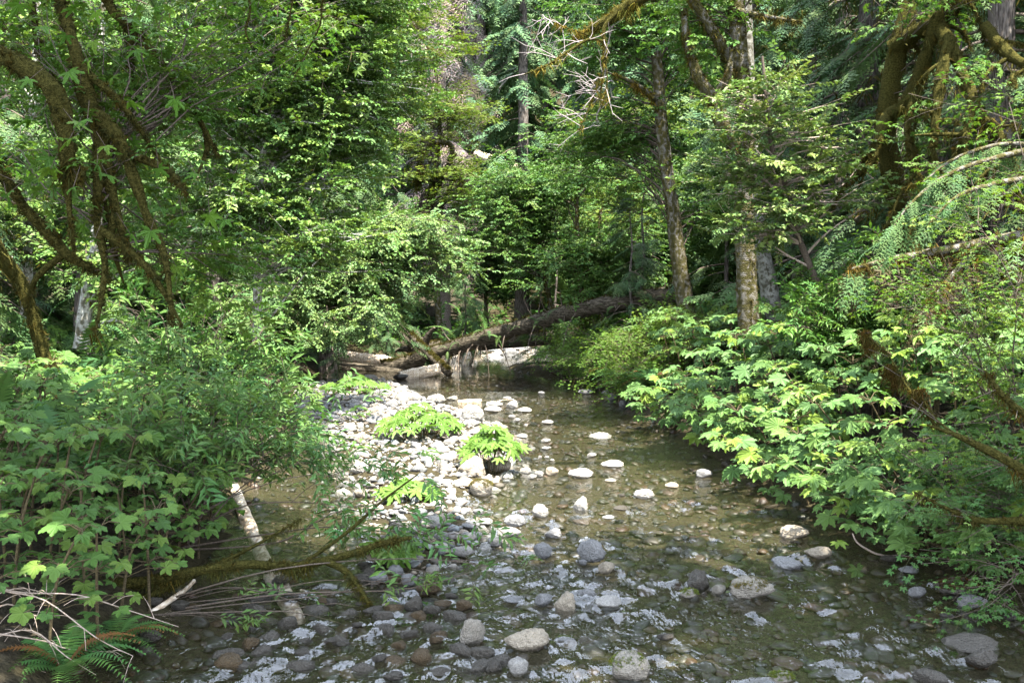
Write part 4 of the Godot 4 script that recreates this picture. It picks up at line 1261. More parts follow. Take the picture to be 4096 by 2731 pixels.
	var p4 := limb(mb, [Vector4(-3.27, 0.03, -8.10, 0.030), Vector4(-2.98, 0.11, -8.30, 0.030), Vector4(-2.64, 0.24, -8.50, 0.022), Vector4(-2.29, 0.36, -8.90, 0.014), Vector4(-1.98, 0.50, -9.30, 0.008)], 6, 0.2)
	mossy(mb, p4, 120.0, 0.3, 0.5)
	limb(mb, [Vector4(-1.86, 0.20, -8.90, 0.018), Vector4(-1.50, 0.43, -9.10, 0.016), Vector4(-1.21, 0.67, -9.30, 0.012), Vector4(-0.91, 0.86, -9.60, 0.006)], 6, 0.2)
	finish(mb, M.moss, null, null, {"wood": "limb"})
	# bare twiggy shrub in the corner
	R.seed = 85
	var bt := begin("bare_shrub", "bare grey twiggy shrub at the dark corner of the bank", "shrub", on_ground(-3.6, -6.6))
	for k in 7:
		var a: Vector3 = bt.base + Vector3(rr(-0.3, 0.1), rr(0.0, 0.5), rr(-0.3, 0.3))
		var e: Vector3 = [Vector3(-3.25, 0.61, -7.00), Vector3(-2.71, 0.23, -7.00), Vector3(-2.90, 0.15, -6.80), Vector3(-3.31, 0.01, -6.70), Vector3(-2.40, 0.29, -7.20), Vector3(-2.51, 0.13, -6.70), Vector3(-3.12, 0.36, -6.90), Vector3(-2.83, 0.42, -7.10)][k % 8] + rv(0.12)
		var m := a.lerp(e, 0.5) + rv(0.12)
		var m1 := a.lerp(m, 0.5) + rv(0.07)
		var m2 := m.lerp(e, 0.5) + rv(0.07)
		var path := limb(bt, [Vector4(a.x, a.y, a.z, 0.007), Vector4(m1.x, m1.y, m1.z, 0.006), Vector4(m.x, m.y, m.z, 0.005), Vector4(m2.x, m2.y, m2.z, 0.004), Vector4(e.x, e.y, e.z, 0.002)], 4, 0.0, 4)
		for j in 7:
			var q: Vector4 = path[R.randi_range(3, path.size() - 1)]
			var f := p3(q) + rv(0.16)
			limb(bt, [Vector4(q.x, q.y, q.z, 0.0035), Vector4(lerpf(q.x, f.x, 0.5), lerpf(q.y, f.y, 0.5) + 0.02, lerpf(q.z, f.z, 0.5), 0.003), Vector4(f.x, f.y, f.z, 0.0016)], 3, 0.0, 3)
	finish(bt, M.paletwig, null, null, {"wood": "twigs"})
	# sword ferns
	R.seed = 86
	var ferns := [[Vector3(2.72, 0.35, -21.64), 1.3, "sword fern arching over the stones below the leafy bank"], [Vector3(2.50, 0.40, -23.04), 1.2, "sword fern arching over the stones below the leafy bank"], [Vector3(2.98, 0.50, -21.11), 1.2, "sword fern arching over the stones below the leafy bank"], [on_ground(-3.05, -6.7), 0.75, "sword fern with browning tips in the dark corner"], [on_ground(-2.95, -7.3), 0.7, "small sword fern under the bare twiggy shrub"], [on_ground(-3.6, -10.8), 0.9, "sword fern under the wide willow"], [on_ground(-6.0, -12.8), 1.0, "sword fern behind the thimbleberry"], [on_ground(-5.2, -13.6), 1.1, "sword fern behind the thimbleberry"], [on_ground(-7.4, -14.6), 1.1, "sword fern behind the thimbleberry"]]
	for f in ferns:
		var T := begin("sword_fern", f[2], "fern", f[0] - Vector3(0, 0.05, 0), "ferns along the banks" if f[2].count("behind") or f[2].count("arching") else "")
		for k in 26:
			var az := k * 2.4
			add(T, "fern_%d" % (k % 3), facing(Vector3(cos(az), rr(0.0, 0.5), sin(az)), Vector3.UP, f[1] * rr(0.75, 1.1), f[0]), tint(Color(0.07, 0.15, 0.04) if k % 9 else Color(0.16, 0.08, 0.03), 0.2))
		finish(T, M.twig, null, null, {"fern": "fronds"})
	# ground cover too dense to count
	R.seed = 87
	var X := {"base": Vector3.ZERO, "xf": {}, "col": {}}
	for k in 11000:
		var z := -9.0 - pow(R.randf(), 1.2) * 72.0
		var x := rr(-0.62, 0.62) * (-z + 4.0)
		var e := maxf(table(LEFT, z) - x, x - table(RIGHT, z))
		if z > -36.5 and e < 0.35: continue
		if z <= -36.5 and z > -38.6 and absf(x - 1.5) < 4.5: continue
		if z > -25.0 and x > 0.0 and R.randf() < 0.6: continue
		var key := "alder" if R.randf() < 0.45 else ("fern" if R.randf() < 0.6 else "vine")
		var col := Color(0.08, 0.17, 0.035) if key != "fern" else Color(0.065, 0.14, 0.04)
		var s := rr(0.8, 1.5) * (1.0 + 0.018 * -z)
		add(X, "%s_%d" % [key, R.randi_range(0, 2)], facing(Vector3(rr(-1, 1), rr(-0.1, 0.8), rr(-1, 1)), Vector3.UP + rv(0.3), s, on_ground(x, z) + Vector3.UP * pow(R.randf(), 1.5) * rr(0.1, 0.9)), tint(col, 0.3))
	for key in X.xf:
		var o := many("undergrowth", S[key], M.needle if key.begins_with("fern") else M.thinleaf, X.xf[key], X.col[key])
		tag(o, "low green undergrowth covering the forest floor", "undergrowth", "", "stuff")

# ---------- trees ----------
func make_near_trees() -> void:
	# --- mossy maple that hangs over the left bank; its trunk stands beside the picture
	R.seed = 91
	var T := begin("mossy_maple", "old maple with thick moss hung limbs drooping over the shady bank", "tree", on_ground(-6.0, -7.4))
	var b: Vector3 = T.base
	var trunk := limb(T, [Vector4(b.x, b.y - 0.3, b.z, 0.42), Vector4(-5.9, 2.6, -7.5, 0.32), Vector4(-5.6, 5.0, -7.7, 0.28), Vector4(-5.0, 7.5, -7.9, 0.22), Vector4(-4.2, 9.8, -8.2, 0.14)], 12, 0.2)
	var hung := [
		[Vector4(-5.11, 4.61, -7.60, 0.160), Vector4(-4.24, 4.50, -7.50, 0.130), Vector4(-3.72, 4.35, -7.40, 0.115), Vector4(-3.43, 4.21, -7.30, 0.120), Vector4(-3.24, 4.04, -7.20, 0.130), Vector4(-3.17, 3.78, -7.20, 0.110), Vector4(-3.16, 3.56, -7.20, 0.085), Vector4(-3.13, 3.38, -7.20, 0.050)],
		[Vector4(-3.49, 5.57, -7.80, 0.100), Vector4(-3.42, 4.96, -7.70, 0.075), Vector4(-3.31, 4.62, -7.60, 0.075), Vector4(-3.19, 4.30, -7.50, 0.100), Vector4(-3.13, 4.05, -7.50, 0.115), Vector4(-3.04, 3.76, -7.50, 0.105), Vector4(-2.99, 3.50, -7.50, 0.085), Vector4(-2.94, 3.25, -7.50, 0.060), Vector4(-2.84, 2.86, -7.50, 0.030)],
		[Vector4(-3.12, 3.98, -7.50, 0.100), Vector4(-2.91, 3.81, -7.40, 0.095), Vector4(-2.83, 3.65, -7.40, 0.080), Vector4(-2.77, 3.43, -7.40, 0.060), Vector4(-2.70, 3.24, -7.40, 0.040), Vector4(-2.67, 3.05, -7.40, 0.020)],
		[Vector4(-5.18, 4.10, -8.20, 0.100), Vector4(-4.47, 3.84, -8.30, 0.085), Vector4(-4.20, 3.61, -8.30, 0.080), Vector4(-4.04, 3.31, -8.40, 0.085), Vector4(-3.86, 3.13, -8.40, 0.090), Vector4(-3.72, 2.95, -8.40, 0.070), Vector4(-3.54, 2.84, -8.40, 0.055), Vector4(-3.35, 2.72, -8.40, 0.030)],
		[Vector4(-3.42, 5.65, -8.20, 0.080), Vector4(-3.29, 4.99, -8.30, 0.065), Vector4(-3.10, 4.78, -8.30, 0.070), Vector4(-2.93, 4.56, -8.40, 0.060), Vector4(-2.71, 4.23, -8.50, 0.050), Vector4(-2.57, 3.97, -8.50, 0.045), Vector4(-2.47, 3.76, -8.50, 0.020)],
		[Vector4(-3.04, 3.76, -7.50, 0.070), Vector4(-3.03, 3.40, -7.40, 0.060), Vector4(-3.04, 3.11, -7.40, 0.050), Vector4(-2.99, 2.89, -7.40, 0.030)],
		[Vector4(-4.07, 5.61, -8.60, 0.060), Vector4(-4.03, 5.00, -8.60, 0.050), Vector4(-3.97, 4.57, -8.60, 0.050), Vector4(-3.76, 4.31, -8.40, 0.050)],
		[Vector4(-2.15, 5.17, -8.20, 0.020), Vector4(-2.10, 4.90, -8.20, 0.018), Vector4(-2.14, 4.72, -8.20, 0.016), Vector4(-2.09, 4.59, -8.20, 0.010)],
		[Vector4(-1.52, 5.29, -8.60, 0.015), Vector4(-1.59, 5.08, -8.60, 0.013), Vector4(-1.62, 4.86, -8.60, 0.012), Vector4(-1.75, 4.61, -8.60, 0.010), Vector4(-1.87, 4.37, -8.60, 0.006)],
		[Vector4(-1.77, 5.16, -8.40, 0.015), Vector4(-1.83, 4.88, -8.40, 0.013), Vector4(-1.87, 4.69, -8.40, 0.010)]]
	var slim := 0.55
	for k in hung.size():
		for j in hung[k].size(): hung[k][j].w *= slim
		var p := limb(T, hung[k], 9, 0.35, 6)
		mossy(T, p, 260.0 if k < 7 else 100.0, 0.2, 0.6 if k < 7 else 0.4, Color(0.052, 0.048, 0.013))
	for k in 14:
		# moss hung side twigs
		var h: Array = hung[R.randi_range(0, 5)]
		var q: Vector4 = h[R.randi_range(2, h.size() - 2)]
		var e := p3(q) + Vector3(rr(-0.5, 0.6), rr(-0.9, 0.0), rr(-0.3, 0.3))
		var p := limb(T, [Vector4(q.x, q.y, q.z, 0.03), Vector4(lerpf(q.x, e.x, 0.6), lerpf(q.y, e.y, 0.4), q.z, 0.025), Vector4(e.x, e.y, e.z, 0.008)], 6, 0.3, 5)
		mossy(T, p, 160.0, 0.25, 0.6, Color(0.052, 0.048, 0.013))
	var root := finish_keep(T)
	# large leaves, each a piece of its own, then the smaller foliage in sprays
	var lf := {"key": "broadmaple", "twigs": 5, "tlen": 0.6, "step": 0.16, "col": Color(0.10, 0.19, 0.038), "thick": 0.5, "droop": 0.12, "arch": 0.05, "size": 0.95, "rmax": 0.008}
	lf.step = 0.24
	for spot in [[Vector3(-2.91, 4.62, -9.00), Vector3(0.8, 0.6, 0.8), 8], [Vector3(-2.42, 5.01, -9.20), Vector3(0.7, 0.5, 0.8), 7], [Vector3(-3.28, 5.02, -8.80), Vector3(0.8, 0.4, 0.8), 5], [Vector3(-2.65, 3.99, -9.40), Vector3(0.6, 0.5, 0.6), 5], [Vector3(-3.12, 4.17, -8.60), Vector3(0.5, 0.5, 0.5), 4], [Vector3(-2.76, 3.04, -8.80), Vector3(0.6, 0.35, 0.5), 6], [Vector3(-3.78, 4.81, -8.40), Vector3(0.6, 0.4, 0.6), 8], [Vector3(-2.40, 2.74, -9.00), Vector3(0.4, 0.3, 0.5), 6], [Vector3(-4.21, 4.02, -8.80), Vector3(0.5, 0.4, 0.4), 5], [Vector3(-1.91, 5.22, -9.40), Vector3(0.6, 0.4, 0.6), 9]]:
		mass(T, curve(hung[5], 4) + trunk.slice(trunk.size() - 6), spot[0], spot[1], spot[2], lf)
	for k in 120:
		var c: Array = [[Vector3(-2.71, 4.49, -8.40), 0.9], [Vector3(-2.26, 4.79, -8.60), 0.8], [Vector3(-2.54, 3.79, -8.50), 0.7], [Vector3(-3.17, 3.57, -7.00), 0.5], [Vector3(-2.70, 3.18, -7.40), 0.5], [Vector3(-2.40, 3.01, -8.00), 0.6], [Vector3(-3.16, 4.64, -7.60), 0.6], [Vector3(-2.89, 4.10, -7.30), 0.6]][k % 8]
		var e: Vector3 = c[0] + Vector3(rr(-1, 1), rr(-0.7, 0.7), rr(-0.6, 0.6)) * c[1]
		var o := part("leaf", S["mapleleaf%d" % (k % 3)], M["maple_%d" % R.randi_range(0, 5)], root)
		o.transform = facing(Vector3(rr(-1, 1), rr(-0.7, 0.0), rr(-0.4, 1.0)), Vector3.UP + rv(0.5), rr(0.13, 0.25), e - T.base)
		leaf_stem(T.twigs, e - T.base, e - T.base + Vector3(rr(-0.1, 0.1), rr(0.08, 0.16), rr(-0.1, 0.1)), 0.0025)
	# crown masses added above the picture to shade the limbs and bank
	var hi := {"key": "canopy", "twigs": 6, "tlen": 0.9, "step": 0.3, "col": Color(0.09, 0.18, 0.035), "thick": 0.6, "size": 1.0}
	for c in [Vector3(-4.6, 9.0, -4.4), Vector3(-2.8, 8.8, -5.8), Vector3(-1.9, 8.2, -6.8), Vector3(-3.4, 8.2, -6.4)]:
		mass(T, trunk, c, Vector3(1.5, 0.6, 1.3), 20, hi)
	finish(T, M.moss, M.twig, M.thinleaf)
	# --- slim mossy stem standing on the left bank
	R.seed = 92
	T = begin("slim_tree", "slim dark mossy tree bending beside the thimbleberry", "tree", on_ground(-5.6, -12.2))
	var st := limb(T, [Vector4(-6.17, 3.60, -11.60, 0.090), Vector4(-5.99, 3.03, -11.80, 0.085), Vector4(-5.87, 2.73, -12.00, 0.085), Vector4(-5.79, 2.33, -12.10, 0.075), Vector4(-5.73, 1.91, -12.20, 0.080), Vector4(-5.61, 1.58, -12.20, 0.100), Vector4(-5.60, 1.22, -12.20, 0.120)], 9, 0.25)
	mossy(T, st, 140.0, 0.35, 0.9)
	mass(T, [st[0]], Vector3(-6.30, 4.28, -11.50), Vector3(1.0, 0.8, 1.0), 14, lf)
	finish(T, M.moss, M.twig, M.thinleaf)
	# --- white barked alders on the left, leaf colour brightened to look more lit
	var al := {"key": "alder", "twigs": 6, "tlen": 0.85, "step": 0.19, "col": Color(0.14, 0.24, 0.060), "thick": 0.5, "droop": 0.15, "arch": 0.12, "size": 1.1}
	R.seed = 93
	T = begin("alder", "slim white barked alder with foliage brightened as if sunlit above the creek bend", "tree", on_ground(-4.95, -19.5))
	var at := limb(T, [Vector4(-4.89, 1.45, -19.20, 0.090), Vector4(-4.80, 2.78, -19.00, 0.085), Vector4(-4.71, 4.17, -19.00, 0.075), Vector4(-4.63, 5.31, -19.00, 0.070), Vector4(-4.53, 6.35, -19.00, 0.060), Vector4(-4.46, 7.07, -19.00, 0.050), Vector4(-4.33, 7.95, -19.00, 0.045), Vector4(-4.16, 9.21, -19.00, 0.030)], 9, 0.1)
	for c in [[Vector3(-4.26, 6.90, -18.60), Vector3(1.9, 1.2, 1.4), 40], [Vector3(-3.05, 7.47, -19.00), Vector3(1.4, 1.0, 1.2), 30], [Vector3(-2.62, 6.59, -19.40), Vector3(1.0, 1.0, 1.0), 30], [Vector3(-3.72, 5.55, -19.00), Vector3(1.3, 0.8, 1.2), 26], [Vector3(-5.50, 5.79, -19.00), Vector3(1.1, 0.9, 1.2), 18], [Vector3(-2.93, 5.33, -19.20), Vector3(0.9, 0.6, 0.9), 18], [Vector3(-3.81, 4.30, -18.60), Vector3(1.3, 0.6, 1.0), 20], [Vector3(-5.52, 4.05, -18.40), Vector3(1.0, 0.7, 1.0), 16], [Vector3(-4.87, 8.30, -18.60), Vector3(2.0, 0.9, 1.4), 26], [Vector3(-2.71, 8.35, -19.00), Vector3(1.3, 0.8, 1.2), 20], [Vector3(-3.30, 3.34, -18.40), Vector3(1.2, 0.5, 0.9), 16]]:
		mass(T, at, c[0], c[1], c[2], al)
	finish(T, M.alder, M.alder)
	R.seed = 94
	T = begin("alder", "alder with white patched bark and mossy foot in the shade", "tree", on_ground(-6.75, -16.3))
	at = limb(T, [Vector4(-6.96, 1.65, -16.20, 0.130), Vector4(-6.93, 1.93, -16.20, 0.120), Vector4(-6.85, 2.42, -16.20, 0.110), Vector4(-6.75, 3.05, -16.20, 0.100), Vector4(-6.66, 3.54, -16.20, 0.090), Vector4(-6.58, 4.30, -16.20, 0.080), Vector4(-6.68, 5.51, -16.40, 0.070), Vector4(-6.58, 6.89, -16.40, 0.050), Vector4(-6.51, 8.05, -16.40, 0.030)], 9, 0.15)
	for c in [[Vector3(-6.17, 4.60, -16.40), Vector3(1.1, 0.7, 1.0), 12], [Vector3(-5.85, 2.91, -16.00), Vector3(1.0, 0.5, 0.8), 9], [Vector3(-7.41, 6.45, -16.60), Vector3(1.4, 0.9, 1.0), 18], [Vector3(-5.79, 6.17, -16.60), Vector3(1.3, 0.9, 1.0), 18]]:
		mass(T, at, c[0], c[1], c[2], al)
	for k in 3:
		var p := limb(T, [[Vector4(-6.81, 2.42, -16.20, 0.050), Vector4(-6.34, 2.77, -16.00, 0.035), Vector4(-5.78, 2.97, -15.80, 0.015)], [Vector4(-6.89, 1.93, -16.20, 0.050), Vector4(-6.49, 2.08, -16.00, 0.040), Vector4(-6.17, 2.12, -15.80, 0.030)], [Vector4(-6.72, 3.33, -16.20, 0.040), Vector4(-6.32, 3.60, -16.00, 0.030), Vector4(-6.03, 3.92, -15.80, 0.010)]][k], 7, 0.2)
		mossy(T, p, 70.0, 0.5, 1.0)
	finish(T, M.alder, M.twig)
	R.seed = 95
	T = begin("alder", "thin alder with a white band on its bark, deep in shade", "tree", on_ground(-9.6, -20.0))
	at = limb(T, [Vector4(-9.68, 1.75, -20.00, 0.120), Vector4(-9.63, 3.13, -20.00, 0.110), Vector4(-9.54, 4.25, -20.00, 0.100), Vector4(-9.48, 5.27, -20.00, 0.090), Vector4(-9.36, 6.97, -20.00, 0.070), Vector4(-9.22, 9.06, -20.00, 0.050)], 8, 0.12)
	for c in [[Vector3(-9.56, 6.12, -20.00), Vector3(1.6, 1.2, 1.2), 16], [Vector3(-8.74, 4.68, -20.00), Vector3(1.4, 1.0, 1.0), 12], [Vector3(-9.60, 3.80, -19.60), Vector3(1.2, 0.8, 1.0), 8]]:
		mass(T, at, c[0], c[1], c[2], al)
	finish(T, M.alder, M.alder)
	# --- leaning tree over the bar, leaf colour paled for sun and sheen
	R.seed = 96
	T = begin("leaning_alder", "leaning mossy alder spreading leaves paled as if sunlit over the drift pile", "tree", on_ground(-7.4, -28.0))
	at = limb(T, [Vector4(-6.52, 0.88, -28.00, 0.160), Vector4(-5.78, 1.55, -28.00, 0.150), Vector4(-5.19, 1.86, -27.80, 0.140), Vector4(-4.61, 2.46, -27.60, 0.120), Vector4(-4.10, 3.12, -27.40, 0.100), Vector4(-3.71, 3.76, -27.20, 0.080), Vector4(-3.21, 4.44, -27.00, 0.050)], 9, 0.25)
	mossy(T, at, 90.0, 0.5, 1.3, Color(0.11, 0.085, 0.02))
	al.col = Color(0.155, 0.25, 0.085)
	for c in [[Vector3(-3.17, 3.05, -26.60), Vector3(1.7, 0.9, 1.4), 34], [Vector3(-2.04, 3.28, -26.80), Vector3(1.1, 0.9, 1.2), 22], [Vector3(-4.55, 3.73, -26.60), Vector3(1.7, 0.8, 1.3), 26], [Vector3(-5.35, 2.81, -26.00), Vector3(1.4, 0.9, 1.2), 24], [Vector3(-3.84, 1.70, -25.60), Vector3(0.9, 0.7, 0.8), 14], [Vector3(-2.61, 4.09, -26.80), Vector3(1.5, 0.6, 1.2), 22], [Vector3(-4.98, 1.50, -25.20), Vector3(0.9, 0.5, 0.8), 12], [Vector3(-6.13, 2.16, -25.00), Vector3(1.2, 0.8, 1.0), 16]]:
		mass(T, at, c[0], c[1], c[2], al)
	finish(T, M.mossbark, M.twig)
	# --- right side: alder with patched bark and moss
	R.seed = 97
	al.col = Color(0.10, 0.195, 0.042)
	T = begin("alder", "tall alder with grey top and mossy lower trunk, limb arching to one side", "tree", on_ground(4.3, -24.4))
	at = limb(T, [Vector4(4.35, 1.55, -24.20, 0.240), Vector4(4.21, 2.02, -24.20, 0.220), Vector4(4.02, 3.01, -24.10, 0.190), Vector4(3.81, 4.46, -24.00, 0.165), Vector4(3.58, 5.88, -23.90, 0.150), Vector4(3.42, 7.48, -23.80, 0.130), Vector4(3.31, 8.85, -23.70, 0.115), Vector4(3.24, 10.40, -23.60, 0.100)], 12, 0.12)
	mossy(T, at.slice(8, 24), 75.0, 0.12, 0.9, Color(0.075, 0.066, 0.018))
	var arm := limb(T, [Vector4(3.47, 6.97, -23.90, 0.100), Vector4(3.06, 7.12, -23.50, 0.075), Vector4(2.72, 7.28, -23.20, 0.050), Vector4(2.18, 7.39, -22.80, 0.025), Vector4(2.03, 7.45, -22.70, 0.010)], 8, 0.2)
	mossy(T, arm, 130.0, 0.4, 1.0, Color(0.13, 0.105, 0.02))
	for c in [[Vector3(2.50, 8.42, -24.00), Vector3(1.4, 1.1, 1.0), 20], [Vector3(4.26, 9.18, -25.40), Vector3(0.7, 0.8, 0.6), 9], [Vector3(4.75, 8.05, -25.60), Vector3(0.8, 0.6, 0.6), 8], [Vector3(2.85, 6.58, -25.20), Vector3(1.1, 0.7, 0.8), 12], [Vector3(5.04, 4.54, -25.20), Vector3(0.6, 0.6, 0.6), 6], [Vector3(2.30, 6.31, -26.30), Vector3(1.3, 0.6, 1.1), 12], [Vector3(1.31, 6.15, -26.80), Vector3(1.2, 0.6, 1.1), 12], [Vector3(3.17, 9.63, -23.00), Vector3(2.0, 0.9, 1.6), 18]]:
		mass(T, at, c[0], c[1], c[2], al)
	finish(T, M.mossbark, M.twig)
	# --- bare mossy limb that reaches in from above
	R.seed = 98
	T = begin("dead_maple", "dying maple whose moss covered bare limb and grey twigs reach over the creek", "tree", on_ground(8.6, -13.2))
	b = T.base
	limb(T, [Vector4(b.x, b.y - 0.3, b.z, 0.34), Vector4(8.3, 4.0, -13.2, 0.28), Vector4(7.4, 8.0, -13.3, 0.22), Vector4(6.2, 10.5, -13.5, 0.15)], 10, 0.2)
	var bl := limb(T, [Vector4(7.4, 8.0, -13.3, 0.16)] + [Vector4(4.11, 7.63, -13.40, 0.130), Vector4(2.45, 6.91, -13.60, 0.100), Vector4(1.64, 6.47, -13.80, 0.085), Vector4(1.27, 6.25, -13.90, 0.070), Vector4(1.01, 6.15, -14.00, 0.045), Vector4(0.85, 6.04, -14.00, 0.020)], 9, 0.25, 7)
	mossy(T, bl.slice(14), 260.0, 0.38, 0.9, Color(0.13, 0.115, 0.022))
	var tw := [[Vector4(1.55, 6.45, -13.80, 0.030), Vector4(1.26, 6.17, -13.80, 0.028), Vector4(1.25, 5.88, -13.80, 0.025), Vector4(1.23, 5.53, -13.80, 0.018), Vector4(1.19, 5.18, -13.80, 0.008)], [Vector4(1.25, 5.96, -13.80, 0.020), Vector4(1.02, 5.96, -13.70, 0.020), Vector4(0.78, 5.80, -13.60, 0.018), Vector4(0.48, 5.59, -13.50, 0.012), Vector4(0.14, 5.43, -13.40, 0.006)], [Vector4(1.20, 5.53, -13.80, 0.016), Vector4(1.09, 5.18, -13.80, 0.012), Vector4(0.91, 4.77, -13.80, 0.006)], [Vector4(1.25, 5.82, -13.80, 0.016), Vector4(1.29, 5.41, -13.80, 0.012), Vector4(1.21, 5.06, -13.80, 0.006)], [Vector4(1.03, 6.07, -13.90, 0.012), Vector4(0.67, 6.17, -13.80, 0.008), Vector4(0.37, 6.31, -13.70, 0.004)]]
	for k in tw.size():
		var p := limb(T, tw[k], 6, 0.2, 5)
		mossy(T, p, 60.0, 0.5, 0.7, Color(0.16, 0.135, 0.03))
		for j in 11:
			var q: Vector4 = p[R.randi_range(3, p.size() - 1)]
			var dirn := Vector3(rr(-1, 0.4), rr(-0.7, 0.6), rr(-0.6, 0.6)).normalized() * rr(0.2, 0.5)
			var e := p3(q) + dirn
			var m := p3(q) + dirn * 0.5 + rv(0.05)
			tube(T.twigs, curve([Vector4(q.x, q.y, q.z, 0.006), Vector4(m.x, m.y, m.z, 0.005), Vector4(e.x, e.y, e.z, 0.0025)], 3), 3, T.base)
			for i in 2:
				var f := m.lerp(e, R.randf())
				var e2 := f + dirn.rotated(Vector3.BACK, rr(-1.2, 1.2)) * 0.45
				tube(T.twigs, [Vector4(f.x, f.y, f.z, 0.004), Vector4(e2.x, e2.y, e2.z, 0.002)], 3, T.base, 0.0, 3.0, false)
	finish(T, M.moss, M.greytwig)
	# --- big mossy forked tree
	R.seed = 99
	T = begin("forked_maple", "big mossy tree forking into heavy bent limbs beside the dark cedars", "tree", on_ground(4.4, -18.6))
	at = limb(T, [Vector4(4.41, 1.57, -18.60, 0.240), Vector4(4.36, 2.38, -18.60, 0.200), Vector4(4.30, 3.42, -18.60, 0.175), Vector4(4.23, 4.45, -18.50, 0.165), Vector4(4.26, 5.46, -18.40, 0.155), Vector4(4.17, 6.24, -18.40, 0.155), Vector4(4.06, 6.99, -18.30, 0.160), Vector4(4.00, 7.76, -18.30, 0.140), Vector4(3.95, 8.86, -18.20, 0.110)], 12, 0.2)
	mossy(T, at, 130.0, 0.2, 1.0, Color(0.072, 0.064, 0.017))
	for cps in [[Vector4(4.12, 6.47, -18.40, 0.110), Vector4(3.76, 6.89, -18.20, 0.100), Vector4(3.50, 7.25, -18.10, 0.095), Vector4(3.13, 7.75, -18.00, 0.080)], [Vector4(4.24, 4.99, -18.40, 0.120), Vector4(3.82, 5.43, -18.20, 0.130), Vector4(3.59, 5.95, -18.10, 0.120), Vector4(3.30, 6.31, -18.00, 0.100), Vector4(3.09, 6.92, -18.00, 0.060), Vector4(3.02, 7.52, -18.00, 0.050)], [Vector4(3.59, 5.95, -18.10, 0.080), Vector4(3.79, 6.31, -18.00, 0.070), Vector4(3.87, 6.61, -18.00, 0.060), Vector4(3.95, 6.84, -18.00, 0.050)], [Vector4(3.98, 7.54, -18.20, 0.070), Vector4(4.32, 7.41, -18.00, 0.050), Vector4(4.76, 7.31, -17.90, 0.030), Vector4(5.07, 7.24, -17.80, 0.012)], [Vector4(4.22, 5.83, -18.30, 0.100), Vector4(4.35, 5.82, -18.00, 0.100), Vector4(4.47, 5.63, -17.80, 0.050)]]:
		var p := limb(T, cps, 9, 0.3)
		mossy(T, p, 170.0, 0.3, 1.0, Color(0.080, 0.072, 0.018))
	for c in [[Vector3(3.67, 8.15, -18.60), Vector3(1.6, 0.6, 1.2), 10], [Vector3(3.08, 7.26, -18.80), Vector3(0.6, 0.6, 0.6), 6]]:
		mass(T, at, c[0], c[1], c[2], al)
	finish(T, M.mossbark, M.twig)
	R.seed = 100
	T = begin("alder", "straight alder with pale lichen down one side of a mossy trunk", "tree", on_ground(5.35, -20.0))
	at = limb(T, [Vector4(5.33, 1.49, -20.00, 0.210), Vector4(5.22, 1.97, -20.00, 0.190), Vector4(5.07, 2.79, -20.00, 0.175), Vector4(4.91, 3.56, -20.00, 0.165), Vector4(4.81, 4.42, -20.00, 0.160), Vector4(4.68, 5.70, -20.00, 0.140), Vector4(4.61, 7.39, -20.00, 0.120), Vector4(4.53, 9.47, -20.00, 0.080)], 12, 0.12)
	mossy(T, at.slice(0, 30), 60.0, 0.15, 0.8, Color(0.068, 0.060, 0.016))
	finish(T, M.greybark, M.twig)
	# --- light leaved cascara in front of the dark cedars
	R.seed = 101
	var ca := {"key": "cascara", "twigs": 5, "tlen": 0.55, "step": 0.19, "col": Color(0.145, 0.215, 0.065), "thick": 0.45, "droop": 0.05, "arch": 0.04}
	T = begin("cascara", "slender cascara with light oval leaves on long thin branches before dark cedars", "tree", on_ground(5.6, -15.0))
	at = limb(T, [Vector4(5.30, 1.73, -15.00, 0.060), Vector4(4.70, 2.44, -15.00, 0.055), Vector4(4.30, 3.28, -15.00, 0.050), Vector4(4.03, 4.12, -15.00, 0.045), Vector4(3.82, 4.82, -15.00, 0.040), Vector4(3.75, 5.46, -15.00, 0.030), Vector4(3.68, 6.03, -15.00, 0.020)], 7, 0.1)
	for c in [[Vector3(3.70, 5.54, -14.80), Vector3(0.75, 0.3, 0.6), 8], [Vector3(4.27, 5.11, -14.80), Vector3(0.7, 0.3, 0.6), 8], [Vector3(3.47, 4.95, -14.60), Vector3(0.6, 0.3, 0.5), 6], [Vector3(4.60, 4.60, -14.80), Vector3(0.6, 0.35, 0.5), 7], [Vector3(3.41, 4.39, -14.60), Vector3(0.6, 0.35, 0.5), 7], [Vector3(4.04, 4.27, -14.60), Vector3(0.7, 0.3, 0.5), 7], [Vector3(3.80, 3.71, -14.60), Vector3(0.6, 0.3, 0.5), 9], [Vector3(4.99, 4.04, -14.80), Vector3(0.5, 0.25, 0.4), 7], [Vector3(3.34, 3.47, -14.80), Vector3(0.5, 0.2, 0.4), 6], [Vector3(3.17, 4.07, -15.20), Vector3(0.4, 0.3, 0.4), 6]]:
		mass(T, at, c[0], c[1], c[2], ca)
	finish(T, M.twig, M.paletwig)
	# --- dark cedars, and extra ones added beside the view to block light
	R.seed = 102
